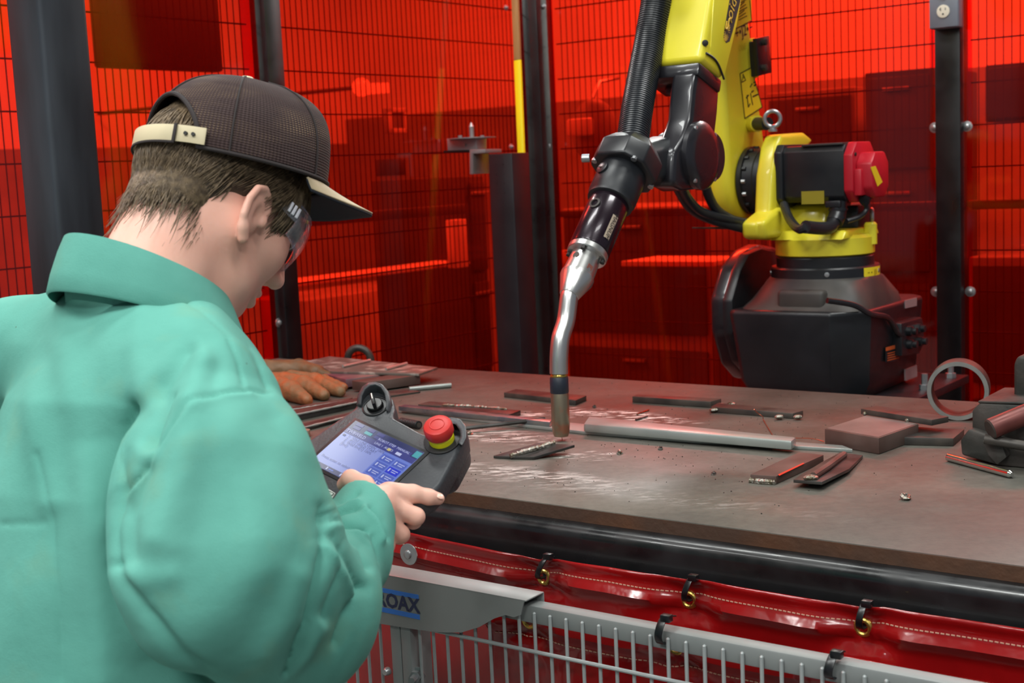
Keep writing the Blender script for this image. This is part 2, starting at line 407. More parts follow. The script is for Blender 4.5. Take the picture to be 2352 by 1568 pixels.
# beyond the left fence
mk('notice_board', cbox(*leftbox(215, -120, 515, 165, -2.1, .05)), DARKB, None, .01, label='big dark board behind the red panel above the cap', cat_='board')
bgunit('supply_cabinet', leftbox(1068, 405, 1135, 900, -2.6, .6, 0), DARKB, 'dark cabinet behind the red sheet next to the black stand', 'cabinet', 3, face='s')
a = Lwall(690, 655); b = Lwall(1078, 600)
pa_, pb_ = onp(690, 652, RB+DV*-2.4, DV), onp(1080, 603, RB+DV*-2.4, DV)
zl = (pa_[2]+pb_[2])/2
mk('lit_ledge', cbox(rof(pa_), rof(pb_), -2.6, -2.4, zl-.008, zl+.008), PALE, None, .003, label='long thin bright ledge behind the red panel above the table', cat_='ledge')
mk('white_door_frame', cbox(*leftbox(1043, 505, 1078, 612, -2.32, .05)), PALE, None, .004, label='narrow bright upright board behind red sheet left of the black stand', cat_='board')
mk('long_rail', cbox(*leftbox(690, 497, 1070, 490, -2.5, .05)), DARKB, None, .004, label='dark horizontal rail behind the red panel level with the cap brim', cat_='rail')
fr = leftbox(888, 248, 932, 305, -2.6, .03)
t = thing('picture_frame', RW(fr[0], -2.6, fr[4]), 'small pale square frame seen through the red panel', 'frame')
mk('panel', cbox(*fr), MIDB, t, .003)
r0, r1, z0, z1 = min(fr[:2]), max(fr[:2]), fr[4], fr[5]
for q in ((r0, r0+.02, z0, z1), (r1-.02, r1, z0, z1), (r0, r1, z0, z0+.02), (r0, r1, z1-.02, z1)):
    mk('border', cbox(q[0], q[1], -2.6, -2.585, q[2], q[3]), PALE, t, .002)
mk('dark_vent', cbox(*leftbox(880, 365, 932, 402, -2.6, .05)), DARKB, None, .004, label='small dark vent box behind the red panel right of the cap', cat_='vent')
mk('lower_shelving', cbox(*leftbox(700, 690, 1020, 900, -3.9, .5, 0)), MIDB, None, .01, label='grey low shelving behind the red panel above the table plates', cat_='shelving')
wl = onp(830, 200, RB+DV*-4.0, DV)  # glowing shapes imitate a bright reflection in the red sheet
t = thing('reflection_spot', wl, 'small glowing shape imitating a light reflection on the red panel beside the cap', 'lamp')
mk('glow_ball', ball(wl, .055, 14, 8), emis('reflection_glow', (255, 240, 220), 1.6), t)
mk('arm', cyl(wl, wl-DV*2.45, .012), DARKB, t)
mk('glow_bar', prism([wl+ZV*.02, wl+ZV*.03-NV*.22, wl-ZV*.03-NV*.22, wl-ZV*.045], DV*.02), MATS['reflection_glow'], t)

# ---------------------------------------------------------------- black stand with torch cleaner in the corner
STANDM = mat('stand_black', (30, 31, 35), .38, .1, .2, 5, .08)
q = P(1168, 352, 4.35); r_, s_, zt_ = rof(q), sof(q), q[2]
t = thing('torch_cleaner_stand', RW(r_, s_, 0), 'black square stand carrying the metal torch cleaner in the cell corner', 'stand')
w = .047
mk('column', cbox(r_-w, r_+w, s_-w, s_+w, .01, zt_), STANDM, t, .003)
mk('base_plate', cbox(r_-.12, r_+.12, s_-.12, s_+.12, 0, .012), STANDM, t, .002)
for i in range(4):
    for j in (0, 1):
        mk('bolt_hole', lathe(RW(r_+w, s_-.018+j*.03, zt_-.035-i*.03), NV, [(0, .002), (.0008, .002)], 8), BLACKP, t)
STNL = mat('brushed_stainless', (160, 158, 160), .35, .6)
def SA(x, y): return RPn(x, y, r_+w)
b = thing('torch_cleaner', SA(1085, 345), 'small steel torch cleaner with upright pin bracketed on the black stand', 'torch cleaner')
def plate(pxs, d0, d1, rr=r_): return prism([RPn(x, y, rr+d0) for x, y in pxs], NV*(d1-d0))
mk('bracket', plate([(1117, 398), (1117, 342), (1152, 342), (1152, 350), (1124, 352), (1124, 398)], -.03, w+.012), STNL, b, .001)
mk('block', plate([(1050, 318), (1118, 316), (1118, 344), (1052, 346)], -.02, .035), STNL, b, .002)
mk('base_bar', plate([(1050, 345), (1120, 343), (1120, 349), (1052, 350)], -.03, .045), BLACKP, b, .001)
ctr = RPn(1084, 318, r_+.008)
mk('disc', lathe(ctr, ZV, [(0, .078), (.0025, .078)], 40), STNL, b)
mk('pin', lathe(ctr+ZV*.002, ZV, [(0, .008), (.034, .008), (.036, .009), (.05, .002)], 14), STNL, b)
for x in (1057, 1108): mk('screw', lathe(RPn(x, 318, r_+.02), ZV, [(0, .007), (.01, .007)], 6), STNL, b)
mk('adjuster', lathe(RPn(1068, 333, r_+.035), NV, [(0, .006), (.006, .005)], 10), ZINC, b)
YELP = mat('safety_yellow', (238, 224, 20), .45); TANP = mat('tan_wood', (168, 128, 78), .6, 0, .12, 6, stretch=(8, 8, 1))
t = thing('marking_pole', P(1200, 352, 4.5)*np.array([1, 1, 0]), 'thin straight pole, tan above and yellow below, standing in the corner', 'pole')
def Q(x, y): return P(x, y, 4.5)
for nm, a, c, m in (('tan_section', (1181, -60), (1189, 138), TANP), ('yellow_section', (1189, 138), (1199, 380), YELP)):
    A_, B_ = Q(*a), Q(*c)
    if nm == 'yellow_section': B_ = B_ + (B_-A_)*((B_[2]-.02)/(A_[2]-B_[2]))
    mk(nm, box((A_+B_)/2, (nz(np.cross(A_-B_, NV)), NV, nz(A_-B_)), (.0125, .006, np.linalg.norm(A_-B_)/2)), m, t, .002)

# ---------------------------------------------------------------- welding table
def table_mat():
    m = bpy.data.materials.new('worn_steel_top'); m.use_nodes = True; nt = m.node_tree; b = nt.nodes['Principled BSDF']; L = nt.links.new
    tc = nt.nodes.new('ShaderNodeTexCoord')
    def noise(sc, det=5, rough=.6, co=tc.outputs['Object']):
        n = nt.nodes.new('ShaderNodeTexNoise'); n.inputs['Scale'].default_value = sc; n.inputs['Detail'].default_value = det; n.inputs['Roughness'].default_value = rough; L(co, n.inputs[0]); return n.outputs[0]
    def ramp(x, st):
        r = nt.nodes.new('ShaderNodeValToRGB'); e = r.color_ramp.elements
        e[0].position, e[0].color = st[0][0], (*st[0][1], 1); e[1].position, e[1].color = st[-1][0], (*st[-1][1], 1)
        for p, c in st[1:-1]: k = e.new(p); k.color = (*c, 1)
        L(x, r.inputs[0]); return r.outputs[0]
    def mix(fa, a, c, mode='MIX'):
        n = nt.nodes.new('ShaderNodeMixRGB'); n.blend_type = mode
        if isinstance(fa, float): n.inputs[0].default_value = fa
        else: L(fa, n.inputs[0])
        for k, v in ((1, a), (2, c)):
            if isinstance(v, tuple): n.inputs[k].default_value = (*v, 1)
            else: L(v, n.inputs[k])
        return n.outputs[0]
    def mth(op, a, c):
        n = nt.nodes.new('ShaderNodeMath'); n.operation = op; n.use_clamp = True
        for k, v in ((0, a), (1, c)):
            if isinstance(v, (int, float)): n.inputs[k].default_value = v
            else: L(v, n.inputs[k])
        return n.outputs[0]
    base = ramp(noise(2.2, 6), [(.3, lin((70, 68, 62))), (.5, lin((86, 85, 78))), (.72, lin((110, 108, 99)))])
    rust = ramp(noise(1.3, 3), [(.48, (0, 0, 0)), (.66, (1, 1, 1))])
    base = mix(mth('MULTIPLY', rust, .85), base, lin((86, 60, 52)))
    fine = ramp(noise(60, 5, .7), [(.35, (.62, .62, .62)), (.6, (1, 1, 1))])
    base = mix(.55, base, fine, 'MULTIPLY')
    # grinding dust / spatter patches with shapes of their own
    mp0 = nt.nodes.new('ShaderNodeMapping'); mp0.inputs['Rotation'].default_value = (0, 0, .35); mp0.inputs['Scale'].default_value = (28, 95, 10); L(tc.outputs['Object'], mp0.inputs[0])
    streak = ramp(noise(1.0, 4, .65, mp0.outputs[0]), [(.5, (0, 0, 0)), (.6, (1, 1, 1))])
    tot = None
    for (px, rx, ry, amp) in PATCH:
        c = T(*px) - TORG
        mp = nt.nodes.new('ShaderNodeMapping'); mp.vector_type = 'TEXTURE'
        mp.inputs['Location'].default_value = tuple(c); mp.inputs['Rotation'].default_value = (0, 0, ANG-math.pi/2); mp.inputs['Scale'].default_value = (rx, ry, 1)
        L(tc.outputs['Object'], mp.inputs[0]); g = nt.nodes.new('ShaderNodeTexGradient'); g.gradient_type = 'SPHERICAL'; L(mp.outputs[0], g.inputs[0])
        v = mth('MULTIPLY', g.outputs[1], amp); tot = v if tot is None else mth('ADD', tot, v)
    msk = mth('MULTIPLY', streak, tot)
    base = mix(msk, base, lin((232, 230, 224)))
    L(base, b.inputs['Base Color'])
    rr = nt.nodes.new('ShaderNodeMapRange'); rr.inputs[1].default_value = .35; rr.inputs[2].default_value = .7; rr.inputs[3].default_value = .42; rr.inputs[4].default_value = .62
    L(noise(6, 5), rr.inputs[0]); L(rr.outputs[0], b.inputs['Roughness'])
    b.inputs['Metallic'].default_value = .1
    bp = nt.nodes.new('ShaderNodeBump'); bp.inputs['Strength'].default_value = .12; bp.inputs['Distance'].default_value = .002
    L(noise(120, 4), bp.inputs['Height']); L(bp.outputs[0], b.inputs['Normal'])
    return m
PATCH = [((1390, 948), .16, .05, 2.2), ((1500, 962), .12, .035, 2.2), ((1230, 952), .10, .035, 1.8), ((1130, 1000), .20, .07, 1.2), ((1300, 1046), .10, .03, 1.0), ((1200, 1085), .22, .05, .7), ((1385, 1040), .05, .015, 1.3), ((1350, 1120), .5, .05, .25)]
R0, R1, S0, S1 = .557, 1.620, -1.45, 1.55

TORG = RW((R0+R1)/2, (S0+S1)/2, 0)
TOPM = table_mat()
EDGEM = mat('rusty_plate_edge', (74, 54, 42), .7, .2, rgb2=(98, 62, 38), vscale=9, bump=.3, bscale=80, thr=(.4, .75))
TUBEM = mat('black_tube_gloss', (20, 21, 23), .32, 0, .3, 12, .14, .03, 25, coat=.2)
tb = thing('welding_table', TORG, 'heavy steel welding table with a worn brown plate top and black tube frame', 'table')
mk('table_top', cbox(R0, R1, S0, S1, ZT-.0215, ZT), TOPM, tb, .0015)
mk('plate_edge', cbox(R1-.002, R1+.0008, S0, S1, ZT-.0215, ZT-.0016), EDGEM, tb)
mk('front_rail', cbox(R1-.07, R1+.022, S0+.02, S1-.02, ZT-.122, ZT-.0217), TUBEM, tb, .02, 4)
mk('back_rail', cbox(R0+.02, R0+.11, S0+.02, S1-.02, ZT-.122, ZT-.0217), TUBEM, tb, .02, 4)
for s in (S0+.06, S1-.06, (S0+S1)/2):
    mk('cross_rail', cbox(R0+.11, R1-.07, s-.04, s+.04, ZT-.122, ZT-.0217), TUBEM, tb, .015, 3)
for s in (S0+.07, S1-.07):
    for r in (R0+.065, R1-.03):
        mk('leg', cbox(r-.04, r+.04, s-.04, s+.04, 0, ZT-.122), TUBEM, tb, .01, 2)

# ---------------------------------------------------------------- things on the table
STEEL = mat('mill_steel', (92, 90, 88), .45, .7, rgb2=(60, 58, 56), vscale=14, rvar=.12)
DSTEEL = mat('dark_scale_steel', (58, 56, 55), .5, .5, rgb2=(84, 78, 72), vscale=18, rvar=.1)
BRITE = mat('bright_ground_steel', (168, 174, 170), .36, .6, .08, 12)
BLUED = mat('heat_blued_steel', (92, 104, 122), .35, .8, rgb2=(150, 150, 148), vscale=16, rvar=.1)
BROWNST = mat('brown_scale_block', (84, 64, 58), .55, .35, rgb2=(104, 86, 80), vscale=12)
PURP = mat('purple_heat_tint', (110, 78, 92), .42, .5, rgb2=(150, 120, 116), vscale=12)
WELD = mat('weld_bead', (170, 166, 158), .35, .8, rgb2=(96, 88, 70), vscale=90, bump=.8, bscale=160)
COPPER = mat('worn_copper', (176, 112, 84), .3, .95, rgb2=(110, 98, 78), vscale=26, rvar=.12)
def tpoly(px, h, z0=0, zs=None):
    top = [T(x, y, ZT+z0+h+(zs[i] if zs else 0)) for i, (x, y) in enumerate(px)]
    return prism(top, -ZV*h)
def table_item(name, px, h, m, label, c, z0=.0003, zs=None, bev=.001, group=None):
    return mk(name, tpoly(px, h, z0, zs), m, None, bev, label=label, cat_=c, group=group)
def bead(path, r, n=26, seed=0):
    rnd = random.Random(seed); pts = smooth_path(path, max(2, n//(len(path)-1))); rad = [r*(.75+.5*rnd.random())*(.35 if i in (0, len(pts)-1) else 1) for i in range(len(pts))]
    return tube(pts, rad, 7)
t = thing('weld_coupon', T(1225, 1040), 'two small dark plates joined by a bright weld bead under the torch tip', 'weld coupon')
za = [0, 0, .012, .012]
mk('plate', tpoly([(1133, 1046), (1171, 1048), (1275, 1018), (1237, 1016)], .005, .0003, za), STEEL, t, .0008)
mk('plate', tpoly([(1171, 1048.3), (1226, 1049), (1320, 1021), (1275, 1018.3)], .005, .0003, za), STEEL, t, .0008)
mk('weld_bead', bead([T(1171, 1048, ZT+.0055), T(1205, 1037, ZT+.011), T(1240, 1027, ZT+.015), T(1274, 1017, ZT+.018)], .0048, 36, 3), WELD, t)
mk('slag_foot', ball(T(1285, 1029, ZT+.004), .0075, 8, 6), WELD, t)
G = 'locator bars tacked on the table'
table_item('locator_bar', [(1157, 901), (1322, 919), (1347, 908), (1185, 893)], .011, DSTEEL, 'flat dark locator bar on the table behind the nozzle', 'steel bar', group=G)
table_item('locator_bar', [(1452, 910), (1632, 922), (1657, 915), (1464, 905.5)], .013, DSTEEL, 'flat olive-grey locator bar behind the long square bar', 'steel bar', group=G)
t = thing('locator_bar', T(1735, 955), 'rough locator bar with weld lumps and a fine copper wire on it', 'steel bar', G)
mk('bar', tpoly([(1632, 934), (1821, 949), (1845, 942), (1648, 925)], .011, .0003), DSTEEL, t, .001)
for k, (x, y) in enumerate([(1640, 941), (1655, 930), (1790, 957), (1833, 957), (1680, 928)]):
    mk('weld_lump', ball(T(x, y, ZT+.006), .006, 8, 6, sc=(1.6, 1.2, .8)), WELD, t)
t = thing('welded_bars', T(1100, 945), 'pair of flat bars with weld spatter lying by the bright long strip', 'steel bar')
mk('bar', tpoly([(1005, 937), (1168, 952), (1196, 942), (1030, 927)], .010, .0003), STEEL, t, .001)
mk('bar', tpoly([(960, 928), (1040, 934), (1060, 927), (985, 921)], .006, .0003), DSTEEL, t, .001)
mk('weld_bead', bead([T(1015, 931, ZT+.011), T(1090, 934, ZT+.011), T(1165, 940, ZT+.011)], .004, 24, 5), WELD, t)
t = thing('long_strip', T(1440, 1000), 'very long thin steel strip lying across the table under the square bar', 'steel strip')
mk('strip', tpoly([(915, 940), (1255, 981), (1340, 990), (1600, 1011), (1958, 1031), (1935, 1022), (1600, 999), (1270, 966), (935, 930)], .006, .0003), BRITE, t, .0008)
mk('edge_strip', tpoly([(915, 932), (1262, 969), (1268, 963), (930, 928)], .010, .0063), BLUED, t, .0008)
table_item('square_bar', [(1340, 972), (1818, 1012), (1829, 1003), (1352, 955)], .017, BRITE, 'bright chamfered square bar lying on the long strip', 'steel bar', z0=.0066, bev=.004)
t = thing('welding_rod', T(1160, 975), 'thin grey welding rod with a bright sleeve behind the emergency stop', 'rod')
ra, rb_ = T(1062, 984, ZT+.008), T(1252, 962, ZT+.014)
mk('rod', cyl(ra, rb_, .0042, n=10), STEEL, t); mk('sleeve', cyl(T(1025, 988, ZT+.012), ra, .011, n=16), BRITE, t)
# right-hand pieces
A_, B_, C_ = T(1894, 1021), T(2019, 1044), T(2111, 1010)
hb = .0285
mk('steel_block', prism([A_+ZV*.0003, B_+ZV*.0003, C_+ZV*.0003, A_+C_-B_+ZV*.0003], ZV*hb), BROWNST, None, .002, label='thick brown steel block with a flat bar laid across its top', cat_='steel block')
t = thing('cross_bar', T(2075, 960, ZT+hb), 'flat dark bar with two weld tacks resting on the brown block', 'steel bar')
mk('bar', tpoly([(1977, 938), (2140, 964), (2179, 956), (2012, 931)], .0105, hb+.0006), DSTEEL, t, .001)
for x, y in ((1986, 950), (2083, 966)): mk('weld_tack', ball(T(x, y, ZT+hb+.003), .004, 8, 6), WELD, t)
table_item('block_stand', [(2050, 1003), (2190, 1006), (2215, 985), (2110, 980)], .014, DSTEEL, 'dark plate lying on the table between the block and the vise', 'steel plate')
pc_ = T(2200, 966); Rr = .0555; ax = nz(np.array([.42, 1., 0.]))
mk('pipe_ring', ring(pc_+ZV*(Rr+.0004)-ax*.0, ax, Rr, Rr-.0085, .05, 56), mat('pipe_scale', (56, 53, 50), .55, .4, rgb2=(78, 74, 70), vscale=20), None, .0006, label='short cut length of steel pipe standing on its rim beside the vise', cat_='pipe')
pr_ = bpy.data.objects['pipe_ring']
mk('cut_face', ring(pc_+ZV*(Rr+.0004)-ax*.0006, ax, Rr-.0004, Rr-.0080, .0007, 56), mat('saw_cut_face', (150, 150, 146), .4, .6, .12, 30), pr_)
sb_ = bpy.data.objects['steel_block']
def inset(p, q, k): return p+(q-p)*k
cn = (A_+B_+C_+(A_+C_-B_))/4
mk('ground_top', prism([inset(p, cn, .05)+ZV*(hb+.0004) for p in (A_, B_, C_, A_+C_-B_)], ZV*.0004), mat('ground_grey_face', (128, 120, 116), .4, .4, .15, 14), sb_)
t = thing('flat_bar', T(1800, 1080), 'brown flat bar with a red edge lying before the long strip', 'steel bar')
mk('bar', tpoly([(1723, 1089), (1783, 1093), (1892, 1044), (1835, 1038)], .013, .0003), BROWNST, t, .001)
mk('weld_bead', bead([T(1722, 1103, ZT+.003), T(1755, 1107, ZT+.003), T(1783, 1108, ZT+.003)], .005, 20, 6), WELD, t)
mk('red_mark', tpoly([(1787, 1089), (1845, 1062), (1848, 1064), (1790, 1092)], .0005, .0133), mat('red_paint', (190, 52, 34), .5), t, 0)
t = thing('bent_plate', T(1890, 1085), 'bent dark plate with a rod welded along it beside the flat bar', 'steel plate')
zc = [.008, .010, .006, .000, .0, .004]
mk('plate', tpoly([(1822, 1101), (1888, 1106), (1950, 1076), (1982, 1045), (1930, 1038), (1885, 1062)], .005, .0003, zc), STEEL, t, .0006)
mk('rod', tube([T(1868, 1093, ZT+.019), T(1900, 1072, ZT+.017), T(1938, 1044, ZT+.010)], .006, 10), BROWNST, t)
mk('weld_lump', ball(T(1862, 1097, ZT+.017), .0075, 10, 7, sc=(1.6, 1, .7)), WELD, t)
mk('weld_foot', ball(T(1862, 1108, ZT+.004), .005, 8, 6), WELD, t)
t = thing('bright_pin', T(2248, 1070), 'polished round steel pin lying on the table before the vise', 'pin')
mk('pin_body', cyl(T(2178, 1050, ZT+.0065), T(2320, 1088, ZT+.0065), .0062, n=18), mat('polished_steel', (215, 215, 212), .18, 1.), t)
mk('pin_nose', cyl(T(2320, 1088, ZT+.0065), T(2325, 1089.5, ZT+.0065), .0062, .0035, n=18), MATS['polished_steel'], t)
# vise
CAST = mat('cast_iron_green_grey', (44, 48, 45), .55, .3, rgb2=(78, 72, 68), vscale=12, rvar=.1, bump=.2, bscale=90)
REDB = mat('red_brown_bar', (104, 56, 52), .4, .4, .2, 20, .1)
VO = T(2300, 1060)
t = thing('bench_vise', VO, 'dark cast vise with a reddish round bar at the table end', 'vise')
def vp(px, D, th, dirv): return prism([P(x, y, D) for x, y in px], nz(dirv)*th)
vd = nz(NV*-1)
r_v = rof(T(2290, 1070))
def vpl(px, r, th): return prism([RPn(x, y, r) for x, y in px], -NV*th)
zb = ZT+.0004
def clampz(vf, z=zb): return [(p[0], p[1], max(p[2], z)) for p in vf[0]], vf[1]
mk('base', clampz(vpl([(2205, 1010), (2225, 985), (2270, 1000), (2420, 1040), (2420, 1110), (2305, 1085), (2290, 1068), (2208, 1045)], r_v, .11)), CAST, t, .004)
mk('body', clampz(vpl([(2232, 990), (2232, 942), (2250, 925), (2420, 932), (2420, 1050), (2300, 1020)], r_v-.02, .09)), CAST, t, .004)
mk('top_plate', vpl([(2246, 926), (2246, 920), (2420, 925), (2420, 932)], r_v-.02, .14), CAST, t, .002)
mk('jaw', vpl([(2327, 920), (2327, 835), (2336, 818), (2420, 808), (2420, 925)], r_v-.09, .06), CAST, t, .01, 3)
ba, bb = RPn(2275, 985, r_v+.035), RPn(2420, 925, r_v-.04)
mk('round_bar', cyl(ba, bb, .0165, n=24), REDB, t)
mk('bar_end', cyl(ba+nz(ba-bb)*.002, ba, .014, .0165, n=24), DSTEEL, t)
mk('screw', cyl(RPn(2262, 1008, r_v+.03), RPn(2420, 1035, r_v+.02), .008, n=16), DSTEEL, t)
mk('nut_block', clampz(vpl([(2256, 1012), (2300, 1018), (2312, 1050), (2290, 1068), (2270, 1046)], r_v+.02, .04)), CAST, t, .002)
# left-hand pile
table_item('spattered_plate', [(703, 829), (757, 818), (1005, 843), (962, 858), (760, 852)], .006, mat('spattered_plate', (120, 112, 104), .4, .5, rgb2=(196, 190, 180), vscale=26, thr=(.5, .7)), 'grey steel plate speckled with bright spatter behind the gloves', 'steel plate', z0=.026)
table_item('plate_support', [(850, 850), (905, 854), (930, 847), (880, 843)], .024, DSTEEL, 'dark block under the spattered plate', 'steel block')
table_item('purple_block', [(742, 857), (794, 871), (905, 856), (840, 845)], .020, PURP, 'purple heat-tinted block beside the brown gloves', 'steel block', z0=.006)
table_item('small_block', [(808, 874), (843, 878), (965, 861), (925, 856)], .022, BROWNST, 'dark brown rectangular block with a pale end beyond the gloves', 'steel block', z0=.0045)
table_item('thin_bar', [(835, 905), (868, 912), (966, 898), (930, 892)], .004, DSTEEL, 'thin dark bar under the small brown block', 'steel bar')
G = 'bright rods on the spattered plate'
for a, c in (((788, 841), (850, 827)), ((887, 847), (934, 834))):
    mk('ground_rod', cyl(T(*a, ZT+.036), T(*c, ZT+.036), .0035, n=8), BRITE, None, label='short bright rod on the spattered plate ' + ('in front of the lifting ring' if a[0] < 800 else 'near its free corner'), cat_='rod', group=G)
mk('round_stub', cyl(T(940, 893, ZT+.006), T(1036, 884, ZT+.006), .0058, n=14), BRITE, None, label='bright round stub poking out from under the small block', cat_='rod')
hr = T(826, 837)
t = thing('lifting_ring', hr, 'dark grey lifting ring standing behind the spattered plate', 'ring')
hc = hr+ZV*.0135; hr_D = float(np.dot(hr-CP, CF)); mk('ring_body', torus(hc, nz([.25, 1, .12]), 28*hr_D/FPX, 8.5*hr_D/FPX, 32, 12), DSTEEL, t)
for k, (a, c, w, h, nm, lb, m, z0) in enumerate([((648, 958), (826, 921), 16, .014, 'angle_bar', 'long dark angle bar with a bright edge behind the pendant', STEEL, .0003),
                                    ((642, 945), (792, 920), 10, .010, 'dark_flat_bar', 'dark flat bar lying in front of the lower glove', DSTEEL, .0003),
                                    ((662, 990), (835, 946), 14, .008, 'worn_flat_bar', 'worn grey flat bar lying next to the pendant', STEEL, .0003)]):
    t = thing(nm, T((a[0]+c[0])/2, (a[1]+c[1])/2), lb, 'steel bar')
    mk('bar', tpoly([a, c, (c[0]+18, c[1]-w*.75), (a[0]+18, a[1]-w)], h, z0), m, t, .001)
    mk('bright_edge', bead([T(a[0], a[1]+1, ZT+h), T((a[0]+c[0])/2, (a[1]+c[1])/2+1, ZT+h), T(c[0], c[1]+1, ZT+h)], .0022, 40, k), BRITE, t)
t = thing('round_slug', T(694, 1000), 'round pale steel slug beside the pendant edge', 'slug')
mk('slug_body', cyl(T(694, 1003), T(694, 1003)+ZV*.014, .0165, n=24), mat('pale_slug', (136, 120, 104), .5, .5, .2, 30), t, .001)
mk('weld_cap', ball(T(683, 988, ZT+.014), .007, 8, 6), WELD, t)
t = thing('threaded_stub', T(945, 975), 'short black threaded stub behind the pendant', 'threaded stub')
ua, ub = T(922, 968, ZT+.009), T(962, 976, ZT+.009); pts = [ua+(ub-ua)*i/40 for i in range(41)]
mk('thread', tube(pts, [.0085 if i % 4 < 2 else .0062 for i in range(41)], 14), BLACKP, t)
mk('bore', cyl(ub, ub+nz(ub-ua)*.0008, .005, n=12), DSTEEL, t)
# copper wire offcuts, scraps, spatter
CUW = mat('copper_wire', (196, 110, 84), .35, .9)
mk('wire_offcut', tube(smooth_path([T(1732, 940, ZT+.03), T(1740, 948, ZT+.02), T(1752, 957, ZT+.012), T(1754, 965, ZT+.002), T(1775, 1000, ZT+.002)], 5), .0008, 5), CUW, None, label='curled copper wire offcut by the rough locator bar', cat_='wire')
mk('wire_offcut', tube(smooth_path([T(1828, 1006, ZT+.003), T(1865, 1007, ZT+.008), T(1893, 1014, ZT+.002)], 5), .0007, 5), CUW, None, label='thin copper wire offcut touching the brown block', cat_='wire')
def scrap(c, r, seed):
    rnd = random.Random(seed); v, f = ball(c+ZV*r*.4, r, 8, 6)
    return [tuple(np.asarray(p)*1.0 + np.array([rnd.uniform(-1, 1), rnd.uniform(-1, 1), rnd.uniform(-.3, .4)])*r*.5) for p in v], f
for k, (x, y, r, lb) in enumerate([(1423, 1042, .0055, 'grey crumpled weld scrap on the open table before the square bar'), (2080, 1147, .007, 'shiny metal flake near the table front edge'), (1640, 1090, .004, 'tiny dark metal chip beside the flat bar'), (1517, 1032, .004, 'small dark crumb close to the long strip'), (1365, 936, .004, 'tiny dark crumb between two locator bars'), (1078, 998, .006, 'grey weld lump lying next to the pendant')]):
    c = T(x, y); v, f = scrap(c, r, k); v = [(p[0], p[1], max(p[2], ZT+.0003)) for p in v]
    mk('weld_scrap', (v, f), WELD if k in (0, 1, 5) else DSTEEL, None, sm=0, label=lb, cat_='scrap')
for k, (a, c) in enumerate([((1463, 951), (1490, 941)), ((1460, 964), (1487, 956)), ((1465, 950), (1485, 946))][:2]):
    mk('wire_stub', cyl(T(*a, ZT+.002), T(*c, ZT+.002), .0018, n=6), COPPER if k == 0 else STEEL, None, label=['short copper-coloured wire stub behind the square bar', 'short grey wire stub touching the square bar'][k], cat_='wire')
rnd = random.Random(11); ms = []
for i in range(520):
    x = rnd.gauss(1450, 420); y = rnd.gauss(1000, 70)
    p = T(x, max(880, min(1180, y)))
    if not (R0+.03 < rof(p) < R1-.02) or x < 760: continue
    ms.append(ball(p+ZV*.0006, rnd.uniform(.0005, .0013), 5, 3))
mk('weld_spatter', cat(*ms), mat('spatter', (120, 116, 110), .4, .7, rgb2=(40, 38, 36), vscale=30), None, kind='stuff', label='fine weld spatter grains scattered over the table top', cat_='spatter')
